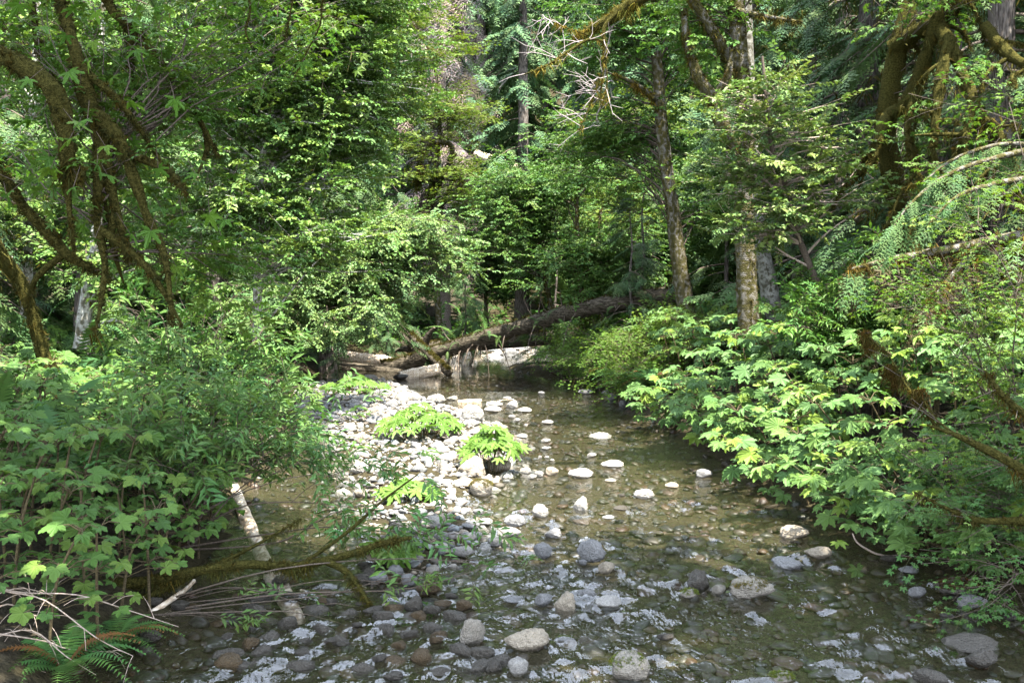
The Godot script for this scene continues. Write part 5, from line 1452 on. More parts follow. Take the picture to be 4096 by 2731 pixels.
	var cedars := [[1985, 21.0, 0.32, "broad old cedar with drooping boughs to the ground"], [1920, 25.0, 0.30, "dark cedar between the old cedar and the lichened alder"], [2170, 20.0, 0.30, "dark cedar behind the moss hung maple"], [2290, 17.0, 0.26, "dark cedar at the edge of the vine maple"], [1850, 29.0, 0.30, "cedar deep behind the lichened alder"], [2080, 27.0, 0.30, "cedar behind the old cedar and the moss hung maple"], [2352 + 750, 14.0, 0.3, "tall added cedar blocking light beside the dying maple"], [2352 + 330, 17.5, 0.3, "tall added cedar blocking light behind the hemlock"], [2352 + 300, 23.0, 0.3, "added cedar blocking light far back on the sunny bank beyond the hemlock"], [2352 + 160, 27.0, 0.3, "added cedar blocking light deep in the forest beyond the hemlock"], [-420, 13.5, 0.3, "added cedar blocking light in the dark forest behind the mossy maple"], [-150, 19.0, 0.3, "added cedar blocking light far back in the dark forest beside the white banded alder"], [-700, 11.0, 0.3, "added cedar blocking light close behind the mossy maple's trunk"]]
	var proto := []
	for k in cedars.size():
		var c: Array = cedars[k]
		var x: float = (c[0] - 1176.0) * c[1] / 2308.0
		if k < 2:
			T = begin("cedar", c[3], "tree", on_ground(x, -c[1]))
			conifer(T, T.base, 17.0, c[2], 1.3, 105, 3.4, "cedar", CEDAR, 1.15, 0.5, 1.15)
			for j in 260:
				var az := rr(0, TAU)
				var d := rr(0.3, 2.2)
				add(T, "strand_%d" % (j % 3), facing(Vector3.DOWN + rv(0.2), rv(), rr(1.2, 3.0), T.base + Vector3(cos(az) * d, rr(1.5, 9.0), sin(az) * d)), tint(MOSS, 0.3))
			proto.append(finish(T, M.conifer, M.twig))
		else:
			copy_tree(proto[k % 2], "cedar", on_ground(x, -c[1]), rr(0, TAU), rr(0.9, 1.1), c[3])
	# --- moss hung maple of the right bank
	R.seed = 103
	T = begin("mossy_maple", "gnarled maple of the sunny bank, limbs hung with thick brown moss", "tree", on_ground(6.3, -15.6))
	at = limb(T, [Vector4(6.39, 1.69, -15.60, 0.220), Vector4(6.12, 3.31, -15.60, 0.180), Vector4(5.82, 4.36, -15.50, 0.160), Vector4(5.67, 5.07, -15.40, 0.150), Vector4(5.69, 5.64, -15.30, 0.145), Vector4(5.77, 6.26, -15.20, 0.140), Vector4(5.91, 6.90, -15.20, 0.130), Vector4(5.98, 7.81, -15.10, 0.110)], 12, 0.25)
	mossy(T, at, 150.0, 0.12, 0.8, Color(0.060, 0.054, 0.015))
	for cps in [[Vector4(5.67, 6.20, -15.20, 0.130), Vector4(5.93, 6.38, -14.90, 0.130), Vector4(6.16, 6.51, -14.70, 0.120), Vector4(6.56, 6.83, -14.50, 0.090)], [Vector4(5.63, 5.19, -15.30, 0.110), Vector4(5.77, 5.34, -14.90, 0.100), Vector4(5.83, 5.63, -14.60, 0.100), Vector4(5.86, 5.95, -14.40, 0.090), Vector4(5.89, 6.33, -14.20, 0.080), Vector4(6.10, 6.80, -14.00, 0.060)], [Vector4(5.66, 5.25, -15.30, 0.100), Vector4(5.46, 4.95, -15.00, 0.090), Vector4(5.38, 4.68, -14.90, 0.060), Vector4(5.24, 4.41, -14.80, 0.020)], [Vector4(5.94, 6.35, -14.30, 0.100), Vector4(6.06, 5.86, -14.00, 0.090), Vector4(6.16, 5.41, -13.80, 0.080), Vector4(6.26, 4.97, -13.60, 0.060), Vector4(6.40, 4.71, -13.40, 0.040)], [Vector4(6.00, 6.04, -14.00, 0.090), Vector4(5.81, 5.47, -13.80, 0.080), Vector4(5.72, 4.99, -13.70, 0.060), Vector4(5.63, 4.51, -13.60, 0.030)], [Vector4(6.24, 5.16, -13.70, 0.070), Vector4(6.04, 4.67, -13.50, 0.060), Vector4(5.96, 4.14, -13.40, 0.030)], [Vector4(6.47, 6.22, -14.00, 0.080), Vector4(6.63, 5.80, -13.70, 0.070), Vector4(6.89, 5.50, -13.40, 0.050)], [Vector4(6.40, 4.71, -13.40, 0.060), Vector4(6.54, 4.23, -13.20, 0.050), Vector4(6.54, 3.71, -13.00, 0.020)], [Vector4(5.83, 5.63, -14.60, 0.060), Vector4(5.61, 4.92, -14.40, 0.050), Vector4(5.64, 4.35, -14.20, 0.030), Vector4(5.75, 4.02, -14.00, 0.015)]]:
		var p := limb(T, cps, 9, 0.35)
		mossy(T, p, 150.0, 0.38, 0.85, Color(0.060, 0.054, 0.015))
		for k in 5:
			var q: Vector4 = p[R.randi_range(3, p.size() - 1)]
			var e := p3(q) + Vector3(rr(-0.7, 0.7), rr(-1.0, 0.1), rr(-0.4, 0.4))
			var p2 := limb(T, [Vector4(q.x, q.y, q.z, 0.03), Vector4(lerpf(q.x, e.x, 0.6), lerpf(q.y, e.y, 0.4), q.z, 0.024), Vector4(e.x, e.y, e.z, 0.008)], 6, 0.3)
			mossy(T, p2, 100.0, 0.45, 0.8, Color(0.062, 0.054, 0.014))
	lf.size = 0.85
	for c in [[Vector3(6.79, 5.10, -17.50), Vector3(0.6, 0.6, 0.6), 8], [Vector3(6.27, 4.58, -17.50), Vector3(0.6, 0.5, 0.6), 8], [Vector3(5.81, 4.43, -12.60), Vector3(0.7, 0.7, 0.5), 9], [Vector3(6.10, 6.80, -14.00), Vector3(1.4, 0.5, 1.2), 16], [Vector3(6.06, 5.12, -12.60), Vector3(0.5, 0.4, 0.5), 6]]:
		mass(T, at, c[0], c[1], c[2], lf)
	finish(T, M.moss, M.twig, M.thinleaf)
	# --- maple added out of the picture beside the bridge, to shade the near water
	R.seed = 107
	T = begin("added_maple", "added spreading maple out of view beside the bridge, shades the near water", "tree", on_ground(7.2, -3.2))
	b = T.base
	at = limb(T, [Vector4(b.x, b.y - 0.3, b.z, 0.4), Vector4(7.0, 4.0, -3.2, 0.32), Vector4(6.2, 8.0, -3.6, 0.26), Vector4(4.6, 10.0, -4.2, 0.18), Vector4(2.6, 10.8, -4.8, 0.12), Vector4(0.8, 11.0, -5.0, 0.06)], 10, 0.2)
	for c in [Vector3(6.6, 9.6, -5.6), Vector3(4.6, 10.2, -6.0), Vector3(2.6, 10.6, -6.0), Vector3(6.4, 10.6, -2.6), Vector3(4.2, 11.0, -3.2), Vector3(8.2, 9.8, -4.6), Vector3(0.6, 10.4, -6.0), Vector3(1.8, 11.0, -3.6), Vector3(0.4, 10.6, -4.2), Vector3(-0.6, 10.1, -4.8), Vector3(-0.8, 10.2, -3.2)]:
		mass(T, at, c, Vector3(1.3, 0.6, 1.3), 10, hi)
	finish(T, M.mossbark, M.twig, M.thinleaf)
	# --- hemlock bough hanging in front
	R.seed = 104
	T = begin("hemlock", "hemlock with feathery light green boughs above brown mossy dead ones", "tree", on_ground(7.6, -12.4))
	b = T.base
	at = limb(T, [Vector4(b.x, b.y - 0.3, b.z, 0.2), Vector4(b.x, 4.0, b.z, 0.16), Vector4(b.x + 0.1, 9.0, b.z, 0.1)], 9, 0.15)
	for cps in [[Vector4(6.73, 4.40, -12.40, 0.050), Vector4(5.89, 4.22, -12.20, 0.035), Vector4(5.18, 3.99, -12.00, 0.025), Vector4(4.64, 3.61, -11.80, 0.015), Vector4(4.31, 3.15, -11.70, 0.006)], [Vector4(6.74, 4.03, -12.40, 0.050), Vector4(5.85, 3.90, -12.10, 0.035), Vector4(5.24, 3.72, -11.90, 0.020), Vector4(4.85, 3.36, -11.80, 0.008)], [Vector4(6.84, 4.32, -12.60, 0.050), Vector4(6.19, 4.43, -12.60, 0.030), Vector4(5.50, 4.25, -12.50, 0.020), Vector4(5.03, 3.93, -12.40, 0.008)]]:
		var p := limb(T, cps, 6, 0.1)
		for k in 32:
			var w := pow(R.randf(), 0.7) * (p.size() - 1.01)
			var q: Vector4 = p[int(w)].lerp(p[int(w) + 1], w - int(w))
			add(T, "hemlock_%d" % (k % 3), facing(Vector3(rr(-0.9, 0.3), rr(-0.9, -0.2), rr(-0.6, 0.7)), Vector3.UP + rv(0.4), rr(0.5, 0.95), p3(q)), tint(HEMLOCK, 0.2))
	for cps in [[Vector4(6.87, 3.41, -12.60, 0.070), Vector4(5.79, 3.19, -12.50, 0.060), Vector4(5.11, 3.07, -12.40, 0.050), Vector4(4.54, 2.97, -12.30, 0.035), Vector4(4.08, 2.86, -12.20, 0.015)], [Vector4(6.98, 3.20, -12.80, 0.060), Vector4(6.17, 2.87, -12.70, 0.050), Vector4(5.47, 2.76, -12.60, 0.030), Vector4(4.89, 2.70, -12.50, 0.012)], [Vector4(5.79, 3.19, -12.50, 0.040), Vector4(5.30, 2.75, -12.20, 0.030), Vector4(4.81, 2.23, -12.00, 0.010)]]:
		var p := limb(T, cps, 7, 0.2)
		mossy(T, p, 150.0, 0.6, 1.1, Color(0.095, 0.066, 0.02))
		for k in 40:
			var w := pow(R.randf(), 0.8) * (p.size() - 1.01)
			var q: Vector4 = p[int(w)]
			add(T, "hemlock_%d" % (k % 3), facing(Vector3(rr(-0.8, 0.4), rr(-1.2, -0.4), rr(-0.4, 0.5)), Vector3.UP + rv(0.4), rr(0.8, 1.3), p3(q)), tint(Color(0.06, 0.047, 0.022) if k % 3 else HEMLOCK, 0.25))
	for k in 12:
		# boughs out of the picture on the other side
		var a := Vector3(b.x + 1.3, rr(4.5, 9.0), b.z + 0.4)
		for j in 9:
			add(T, "hemlock_%d" % (j % 3), facing(Vector3(rr(-1, 1), rr(-0.7, 0), rr(-1, 1)), Vector3.UP + rv(0.4), 1.4, a + Vector3(rr(-1.4, 1.6), rr(-0.3, 0.2), rr(-1.4, 1.4))), tint(HEMLOCK, 0.2))
	finish(T, M.mossbark, M.twig)
	# --- vine maple along the right edge
	R.seed = 105
	var vm := {"key": "vine", "twigs": 5, "tlen": 0.42, "step": 0.17, "col": Color(0.115, 0.20, 0.030), "thick": 0.35, "droop": 0.1, "limbs": 4, "stem": 0.012, "bow": 0.10, "bare": 0.35, "side": Vector3(0.34, 0.2, 0.34), "size": 0.8}
	shrub("vine_maple", "vine maple with small starry leaves on thin stems at the bank's bend", "tree", on_ground(5.3, -9.6), 15, [[Vector3(4.45, 3.07, -9.60), 0.3], [Vector3(4.17, 2.74, -9.60), 0.3], [Vector3(4.65, 3.40, -9.60), 0.3], [Vector3(4.62, 2.50, -9.40), 0.35], [Vector3(4.18, 2.09, -9.40), 0.3], [Vector3(4.46, 1.86, -9.20), 0.35], [Vector3(4.17, 1.49, -9.00), 0.3], [Vector3(4.12, 3.08, -9.80), 0.2], [Vector3(4.84, 4.33, -9.80), 0.25], [Vector3(4.44, 1.05, -8.80), 0.3], [Vector3(4.02, 1.03, -8.90), 0.25]], vm, "", M.thinleaf, {"vine": "foliage", "wood": "stems"})
	vm.col = Color(0.08, 0.17, 0.045)
	shrub("vine_maple", "small leaved green maple bush hanging over the shadowed water's edge", "shrub", on_ground(4.9, -8.6), 7, [[Vector3(3.94, 0.71, -8.60), 0.22], [Vector3(4.11, 0.53, -8.40), 0.22], [Vector3(4.09, 0.21, -8.20), 0.15], [Vector3(3.87, 0.89, -8.80), 0.2], [Vector3(4.15, 0.91, -8.20), 0.2]], vm, "", M.thinleaf, {"vine": "foliage", "wood": "stems"})
	# bare moss hung twigs in front of the bank
	R.seed = 106
	T = begin("mossy_snag", "dead bush with bare twigs hung with brown moss in front of the broad leaves", "shrub", on_ground(5.0, -8.3))
	for cps in [[Vector4(4.33, 1.51, -7.60, 0.035), Vector4(3.95, 1.70, -7.70, 0.030), Vector4(3.82, 1.84, -7.80, 0.022), Vector4(3.73, 2.01, -7.90, 0.012)], [Vector4(4.40, 1.02, -7.70, 0.045), Vector4(4.01, 1.24, -7.80, 0.040), Vector4(3.81, 1.36, -7.90, 0.035), Vector4(3.57, 1.48, -8.00, 0.020), Vector4(3.41, 1.54, -8.20, 0.008)], [Vector4(4.52, 0.80, -7.90, 0.040), Vector4(4.13, 0.79, -8.00, 0.035), Vector4(3.81, 0.77, -8.10, 0.028), Vector4(3.62, 0.83, -8.30, 0.015), Vector4(3.44, 0.92, -8.50, 0.008)], [Vector4(3.57, 1.48, -8.00, 0.012), Vector4(3.48, 1.59, -8.20, 0.008), Vector4(3.41, 1.79, -8.40, 0.005)], [Vector4(3.48, 1.52, -8.20, 0.010), Vector4(3.38, 1.84, -8.60, 0.008), Vector4(3.32, 2.05, -8.80, 0.006), Vector4(3.23, 2.24, -9.20, 0.004)]]:
		var p := limb(T, cps, 7, 0.25)
		mossy(T, p, 85.0, 0.6, 0.7, Color(0.062, 0.045, 0.016))
		for k in 7:
			var q: Vector4 = p[R.randi_range(2, p.size() - 1)]
			var e := p3(q) + Vector3(rr(-0.35, 0.1), rr(-0.2, 0.2), rr(-0.2, 0.2))
			tube(T.twigs, [Vector4(q.x, q.y, q.z, 0.004), Vector4(e.x, e.y, e.z, 0.002)], 3, T.base, 0.0, 3.0, false)
	for c in [Vector3(3.23, 2.23, -9.20), Vector3(3.29, 2.14, -9.20), Vector3(3.32, 1.94, -8.80), Vector3(3.39, 1.86, -8.80), Vector3(3.42, 1.77, -8.40)]:
		for k in 45:
			add(T, "strand_%d" % (k % 3), facing(Vector3.DOWN + rv(0.3), rv(), rr(0.5, 0.9), c + Vector3(rr(-0.03, 0.03), rr(-0.06, 0.05), rr(-0.03, 0.03))), tint(Color(0.075, 0.045, 0.017), 0.3))
	for k in 4:
		var q: Vector4 = [[Vector4(4.33, 1.51, -7.60, 0.035), Vector4(4.40, 1.02, -7.70, 0.045), Vector4(4.52, 0.80, -7.90, 0.040), Vector4(4.40, 1.02, -7.70, 0.040)]][0][k]
		limb(T, [Vector4(5.0, 0.3, -8.3, 0.05), Vector4((5.0 + q.x) * 0.5, q.y * 0.6, (-8.3 + q.z) * 0.5, 0.05), q], 7, 0.2)
	finish(T, M.moss, M.twig, null, {"wood": "limbs", "twigs": "twigs"})

func copy_tree(o: Node3D, called: String, at: Vector3, turn: float, size: float, label := "") -> Node3D:
	var c: Node3D = o.duplicate()
	c.name = numbered(called)
	add_child(c)
	c.position = at
	c.rotation.y = turn
	c.scale = Vector3.ONE * size
	if label: c.set_meta("label", label)
	return c

func finish_keep(T: Dictionary) -> Node3D:
	return T.root

func make_far_trees() -> void:
	# --- centre: dead snag and layered vine maples
	R.seed = 111
	var T := begin("dead_snag", "dead grey conifer bristling with pinkish bare twigs", "tree", on_ground(-3.1, -46.0))
	conifer(T, T.base, 21.0, 0.26, 4.0, 80, 3.6, "deadtwig", Color(1.0, 0.9, 0.85), 1.6, 0.45, 0.85)
	finish(T, M.deadwood, M.greytwig)
	R.seed = 112
	var vm := {"key": "vine", "twigs": 6, "tlen": 1.0, "step": 0.30, "col": Color(0.145, 0.215, 0.038), "thick": 0.22, "droop": 0.05, "arch": 0.12, "size": 1.8, "vary": 0.2}
	T = begin("vine_maple", "yellow green vine maple in flat layers over arched mossy limbs, by the dead snag", "tree", on_ground(-2.9, -41.5))
	var at := limb(T, [Vector4(-2.99, 0.36, -41.50, 0.140), Vector4(-3.16, 2.88, -41.50, 0.130), Vector4(-3.42, 5.02, -41.50, 0.120), Vector4(-3.13, 7.14, -41.40, 0.110), Vector4(-2.94, 9.24, -41.30, 0.090), Vector4(-3.11, 11.33, -41.30, 0.060), Vector4(-3.80, 13.07, -41.30, 0.040)], 8, 0.25)
	for cps in [[Vector4(-3.14, 6.44, -41.40, 0.100), Vector4(-2.39, 8.06, -41.00, 0.100), Vector4(-3.07, 8.35, -40.60, 0.090), Vector4(-3.66, 7.72, -40.40, 0.070), Vector4(-3.74, 6.68, -40.30, 0.030)], [Vector4(-3.41, 5.73, -41.40, 0.090), Vector4(-3.28, 7.10, -41.00, 0.080), Vector4(-3.68, 7.06, -40.60, 0.060), Vector4(-3.79, 6.35, -40.40, 0.030)], [Vector4(-3.14, 5.37, -41.40, 0.090), Vector4(-2.22, 7.10, -41.00, 0.070), Vector4(-2.03, 6.36, -40.60, 0.040)]]:
		mossy(T, limb(T, cps, 7, 0.3), 90.0, 0.5, 1.6, Color(0.09, 0.085, 0.02))
	for c in [[Vector3(-3.78, 11.96, -41.00), Vector3(2.0, 0.8, 1.5), 18], [Vector3(-2.19, 9.47, -40.60), Vector3(1.8, 0.5, 1.4), 18], [Vector3(-3.77, 10.20, -40.80), Vector3(1.8, 0.6, 1.4), 16], [Vector3(-2.87, 7.19, -40.20), Vector3(1.8, 0.5, 1.4), 16], [Vector3(-4.30, 13.51, -41.00), Vector3(1.8, 0.8, 1.5), 14], [Vector3(-1.83, 5.97, -40.00), Vector3(1.2, 0.5, 1.2), 10], [Vector3(-4.26, 8.24, -40.40), Vector3(1.2, 0.5, 1.0), 10]]:
		mass(T, at, c[0], c[1], c[2], vm)
	finish(T, M.mossbark, M.twig, M.thinleaf)
	R.seed = 113
	T = begin("vine_maple", "golden green maple standing between the grey pillar trunk and the tall alder", "tree", on_ground(4.4, -37.0))
	at = limb(T, [Vector4(4.40, 1.26, -37.00, 0.130), Vector4(4.22, 3.50, -37.00, 0.120), Vector4(3.97, 5.41, -37.00, 0.100), Vector4(3.88, 6.99, -37.00, 0.080), Vector4(4.03, 8.56, -37.00, 0.050)], 8, 0.25)
	mossy(T, at, 60.0, 0.3, 1.5, Color(0.10, 0.08, 0.02))
	for c in [[Vector3(3.53, 8.22, -36.80), Vector3(1.8, 0.8, 1.4), 18], [Vector3(4.31, 6.32, -36.60), Vector3(1.6, 0.7, 1.4), 18], [Vector3(2.90, 5.38, -36.60), Vector3(1.4, 0.7, 1.2), 14], [Vector3(4.61, 4.74, -36.40), Vector3(1.2, 0.7, 1.2), 12], [Vector3(5.45, 9.03, -37.00), Vector3(1.3, 0.9, 1.2), 12]]:
		mass(T, at, c[0], c[1], c[2], vm)
	finish(T, M.mossbark, M.twig, M.thinleaf)
	# green saplings over the fallen tree
	R.seed = 114
	var al := {"key": "alder", "twigs": 6, "tlen": 0.9, "step": 0.2, "col": Color(0.10, 0.195, 0.048), "thick": 0.4, "droop": 0.12, "arch": 0.1, "size": 1.15}
	for q in [["sapling", "leafy green sapling above the middle of the fallen tree", [Vector4(1.51, 0.90, -32.00, 0.090), Vector4(1.23, 2.01, -32.00, 0.085), Vector4(0.95, 3.39, -32.00, 0.080), Vector4(0.72, 4.49, -32.00, 0.060), Vector4(0.54, 5.59, -32.00, 0.030)], [[Vector3(0.33, 5.82, -31.60), Vector3(1.5, 0.7, 1.2), 22], [Vector3(1.27, 5.27, -31.40), Vector3(1.2, 0.6, 1.0), 16], [Vector3(-0.49, 5.13, -31.40), Vector3(1.1, 0.6, 1.0), 14], [Vector3(0.45, 4.44, -31.00), Vector3(1.4, 0.6, 1.0), 14], [Vector3(-0.74, 3.89, -30.60), Vector3(0.9, 0.5, 0.8), 8]]],
		["sapling", "leafy mossy sapling at the bank end of the fallen tree", [Vector4(2.06, 0.94, -29.00, 0.090), Vector4(2.00, 2.07, -29.00, 0.085), Vector4(1.93, 3.33, -29.00, 0.080), Vector4(1.86, 4.57, -29.00, 0.060), Vector4(1.92, 5.81, -29.00, 0.030)], [[Vector3(1.92, 5.57, -29.00), Vector3(1.1, 0.7, 1.0), 14], [Vector3(2.54, 3.82, -28.80), Vector3(1.0, 0.7, 1.0), 14], [Vector3(1.53, 3.32, -28.60), Vector3(0.9, 0.6, 0.8), 10], [Vector3(2.75, 2.70, -28.40), Vector3(1.0, 0.5, 0.8), 10]]],
		["sapling", "thin mossy sapling between the maples and the tall alder", [Vector4(2.72, 0.75, -30.00, 0.070), Vector4(2.62, 2.05, -30.00, 0.070), Vector4(2.54, 3.35, -30.00, 0.060), Vector4(2.64, 4.89, -30.00, 0.040)], [[Vector3(3.16, 3.86, -30.00), Vector3(1.1, 0.8, 1.0), 14], [Vector3(3.81, 3.08, -29.00), Vector3(1.0, 0.7, 1.0), 12]]]]:
		T = begin(q[0], q[1], "tree", on_ground(q[2][0].x, q[2][0].z))
		at = limb(T, q[2], 8, 0.2)
		mossy(T, at, 60.0, 0.3, 1.2, Color(0.09, 0.072, 0.018))
		for c in q[3]:
			mass(T, at, c[0], c[1], c[2], al)
		finish(T, M.mossbark, M.twig)
	# salmonberry bushes at the foot of the right bank
	R.seed = 115
	var sb := {"key": "vine", "twigs": 4, "tlen": 0.45, "step": 0.17, "col": Color(0.10, 0.19, 0.028), "thick": 0.5, "limbs": 5, "stem": 0.012, "bow": 0.15, "bare": 0.3, "side": Vector3(0.5, 0.25, 0.5), "size": 0.9}
	var bush := []
	for q in [[1330, 27.5], [1385, 25.5], [1440, 25.0], [1490, 24.0], [1540, 24.5], [1450, 22.5], [1350, 29.0], [1600, 23.5]]:
		var x: float = (q[0] - 1176.0) * q[1] / 2308.0
		var base := on_ground(x, -q[1])
		var t0 := base + Vector3(-0.1, 0.9, 0.2)
		if bush.size() < 2: bush.append(shrub("salmonberry_bush", "yellow green salmonberry bush on the shaded bank near the fallen tree", "shrub", base, 13, [[t0, 0.6], [t0 + Vector3(-0.6, -0.35, 0.4), 0.4], [t0 + Vector3(0.5, -0.2, 0.2), 0.4]], sb, "salmonberry bushes by the fallen tree", M.thinleaf, {"vine": "foliage", "wood": "stems"}))
		else: copy_tree(bush[bush.size() % 2], "salmonberry_bush", base, rr(0, TAU), rr(0.85, 1.15))
	# --- conifers behind the left bank, and drooping ones behind the tall alder
	R.seed = 116
	var mid := [[-5.6, -30.5, 18.0, 0.24, "cedar", CEDAR, 1.1, "feathery cedar behind the leaning alder"], [-8.0, -27.0, 18.0, 0.30, "cedar", CEDAR, 1.1, "cedar with long drooping boughs behind the slim white alder"], [-10.6, -25.0, 17.0, 0.28, "hemlock", HEMLOCK, 1.6, "hemlock with a dark trunk behind the thimbleberry bank"],
		[-13.5, -27.0, 18.0, 0.32, "hemlock", HEMLOCK, 1.6, "hemlock deep in the shade behind the white banded alder"], [-6.4, -36.0, 20.0, 0.28, "cedar", CEDAR, 1.4, "tall feathery cedar between the alder and the vine maple"], [-9.6, -33.0, 20.0, 0.30, "cedar", CEDAR, 1.4, "cedar hidden behind the slim white alder's crown"], [-13.0, -34.0, 20.0, 0.30, "hemlock", HEMLOCK, 1.8, "hemlock standing far behind the white banded alder"],
		[1.5, -34.5, 5.5, 0.06, "hemlock", HEMLOCK, 1.2, "young hemlock rising behind the fallen tree"], [-1.6, -34.0, 4.6, 0.05, "hemlock", HEMLOCK, 1.2, "small hemlock beside the drift pile"], [3.6, -27.6, 6.0, 0.07, "cedar", CEDAR, 1.0, "young cedar drooping over the bank end of the fallen tree"], [5.6, -26.4, 7.0, 0.10, "cedar", CEDAR, 1.0, "bushy young cedar between the two tall alders"], [6.6, -23.6, 6.0, 0.10, "cedar", CEDAR, 1.0, "young cedar with low fern like boughs beside the lichened alder"], [3.1, -26.4, 5.0, 0.07, "cedar", CEDAR, 1.0, "young cedar whose boughs hide the bank end of the fallen tree"], [-4.2, -33.5, 3.6, 0.05, "cedar", CEDAR, 0.9, "low cedar bough mass above the weathered split log"]]
	var first := {}
	for q in mid:
		var small: bool = q[2] < 8.0
		var id := "%s %s" % [q[4], small]
		if first.has(id):
			copy_tree(first[id], q[4], on_ground(q[0], q[1], 0.05), rr(0, TAU), q[2] / (6.0 if small else 18.0), q[7])
			continue
		T = begin(q[4], q[7], "tree", on_ground(q[0], q[1]))
		conifer(T, T.base, 6.0 if small else 18.0, q[3], 0.5 if small else 1.2, 26 if small else 105, 1.7 if small else 3.1, q[4], q[5], q[6], 0.35 if small else 0.65, 1.3)
		first[id] = finish(T, M.conifer, M.twig)
	# --- the grey pillar trunk and its neighbours
	R.seed = 117
	T = begin("pillar_conifer", "tall straight grey conifer trunk rising in the middle of the valley", "tree", on_ground(0.45, -43.5))
	conifer(T, T.base, 26.0, 0.33, 7.0, 60, 3.4, "fir", FIR, 0.8, 0.5, 1.0)
	finish(T, M.conifer, M.twig)
	# --- forest on the valley side
	R.seed = 118
	var protos := []
	for k in 4:
		T = begin("conifer", "tall conifer in the forest on the valley side", "tree", Vector3.ZERO, "conifers on the valley side")
		conifer(T, Vector3.ZERO, [24.0, 20.0, 27.0, 17.0][k], [0.34, 0.27, 0.40, 0.22][k], [3.0, 2.0, 5.0, 1.2][k], [95, 90, 95, 90][k], [4.2, 3.8, 4.4, 3.4][k], "fir", FIR, 1.0, 0.5, 1.15)
		protos.append(finish(T, M.conifer, M.twig))
	var spots := []
	var tries := 0
	while spots.size() < 92 and tries < 4000:
		tries += 1
		var z := -48.0 - pow(R.randf(), 1.1) * 66.0
		var x := rr(-0.56, 0.56) * -z
		if absf(x + 0.02 * z) < 2.0 and z > -62.0: continue
		var ok := true
		for s in spots:
			if Vector2(x, z).distance_to(s) < 3.4: ok = false
		if ok: spots.append(Vector2(x, z))
	for a in [Vector2(-18, -38), Vector2(-16, -30), Vector2(-22, -44), Vector2(12, -34), Vector2(16, -38), Vector2(9.5, -40), Vector2(19, -32), Vector2(14.5, -27), Vector2(-26, -36), Vector2(23, -42), Vector2(-17.5, -22), Vector2(6.5, -46), Vector2(-9, -44), Vector2(-12.5, -41)]:
		spots.append(a)
	for k in spots.size():
		var o: Node3D = protos[k % 4]
		if k >= 4:
			o = o.duplicate()
			o.name = numbered("conifer")
			add_child(o)
		o.position = on_ground(spots[k].x, spots[k].y, 0.1)
		o.rotation.y = rr(0, TAU)
		o.scale = Vector3.ONE * rr(0.8, 1.2)
	# broadleaf bushes and small maples on the lower slope
	R.seed = 119
	var bp := []
	for k in 3:
		T = begin("broadleaf_tree", "small broadleaf tree at the foot of the valley side", "tree", Vector3.ZERO, "broadleaf trees at the foot of the slope")
		at = limb(T, [Vector4(0, -0.3, 0, 0.10), Vector4(0.15, 2.0, 0.1, 0.08), Vector4(-0.1, 4.2, 0.2, 0.05), Vector4(0.1, 5.8, 0, 0.02)], 7, 0.2)
		var o := {"key": ["alder", "vine", "alder"][k], "twigs": 8, "tlen": 1.0, "step": 0.22, "col": [Color(0.10, 0.19, 0.06), Color(0.15, 0.21, 0.05), Color(0.115, 0.205, 0.075)][k], "thick": 0.35, "size": 1.6, "droop": 0.1}
		for c in [Vector3(0, 5.2, 0), Vector3(1.0, 3.8, 0.4), Vector3(-1.1, 3.6, 0.2), Vector3(0.2, 2.4, 0.9), Vector3(-0.4, 4.4, -0.8)]:
			mass(T, at, c, Vector3(1.3, 0.7, 1.3), 9, o)
		bp.append(finish(T, M.mossbark, M.twig, M.thinleaf))
	var n := 0
	for q in [Vector2(-6.5, -42), Vector2(-8.2, -39), Vector2(-1.0, -44.5), Vector2(1.8, -41.8), Vector2(3.2, -44), Vector2(5.6, -41.5), Vector2(7.5, -37), Vector2(8.8, -33.5), Vector2(10.5, -30), Vector2(-11, -38.5), Vector2(-15.5, -36), Vector2(-3.8, -50), Vector2(2.6, -52), Vector2(6.0, -52), Vector2(-7.2, -52), Vector2(11.5, -46), Vector2(9.0, -28.0), Vector2(-12.0, -30.5), Vector2(0.6, -56), Vector2(-10.2, -29.0), Vector2(6.8, -31.5), Vector2(4.6, -48.0), Vector2(-14.0, -24.0)]:
		var o: Node3D = bp[n % 3]
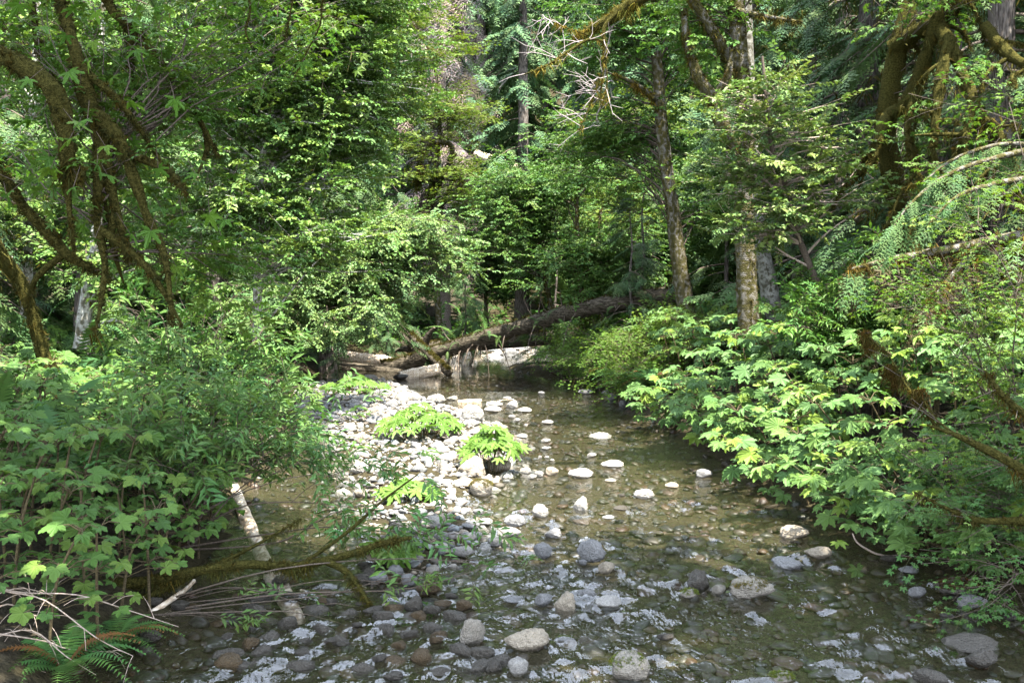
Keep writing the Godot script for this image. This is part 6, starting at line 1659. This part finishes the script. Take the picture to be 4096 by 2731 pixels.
		if n >= 3:
			o = o.duplicate()
			o.name = numbered("broadleaf_tree")
			add_child(o)
		n += 1
		o.position = on_ground(q.x, q.y, 0.1)
		o.rotation.y = rr(0, TAU)
		o.scale = Vector3.ONE * rr(0.8, 1.25)

func _ready() -> void:
	var cam := Camera3D.new()
	cam.name = "camera"
	cam.position = Vector3(0, 2.7, 0)
	cam.rotation_degrees = Vector3(-3.32, 0, 0)
	cam.fov = 37.5
	cam.far = 600.0
	cam.current = true
	add_child(cam)
	var env := Environment.new()
	env.background_mode = Environment.BG_SKY
	var sky := Sky.new()
	var sm := ProceduralSkyMaterial.new()
	sm.sky_top_color = Color(0.60, 0.64, 0.71)
	sm.sky_horizon_color = Color(0.82, 0.83, 0.86)
	sm.sky_curve = 0.2
	sm.ground_horizon_color = Color(0.5, 0.52, 0.5)
	sm.ground_bottom_color = Color(0.2, 0.22, 0.18)
	sky.sky_material = sm
	env.sky = sky
	env.tonemap_mode = Environment.TONE_MAPPER_LINEAR
	env.tonemap_exposure = 17.5
	env.sdfgi_enabled = true
	env.ssao_enabled = true
	env.ssil_enabled = true
	var we := WorldEnvironment.new()
	we.name = "surroundings"
	we.environment = env
	add_child(we)
	var sun := DirectionalLight3D.new()
	sun.name = "sun"
	sun.light_energy = 0.85
	sun.light_color = Color(1.0, 0.97, 0.92)
	sun.light_angular_distance = 0.5
	sun.shadow_enabled = true
	add_child(sun)
	sun.look_at_from_position(Vector3(0.20, 0.93, 0.30), Vector3.ZERO)
	N1.noise_type = FastNoiseLite.TYPE_SIMPLEX_SMOOTH
	N1.seed = 3
	N1.frequency = 0.05
	N1.fractal_octaves = 2
	N2.noise_type = FastNoiseLite.TYPE_SIMPLEX_SMOOTH
	N2.seed = 8
	N2.frequency = 0.05
	N2.fractal_octaves = 2
	make_materials()
	M.canes = tone(M.twig, Color(0.85, 0.85, 0.55))
	make_sprays()
	make_ground()
	make_water()
	make_cobbles()
	make_stones()
	make_logs()
	make_near_trees()
	make_far_trees()
	make_plants()
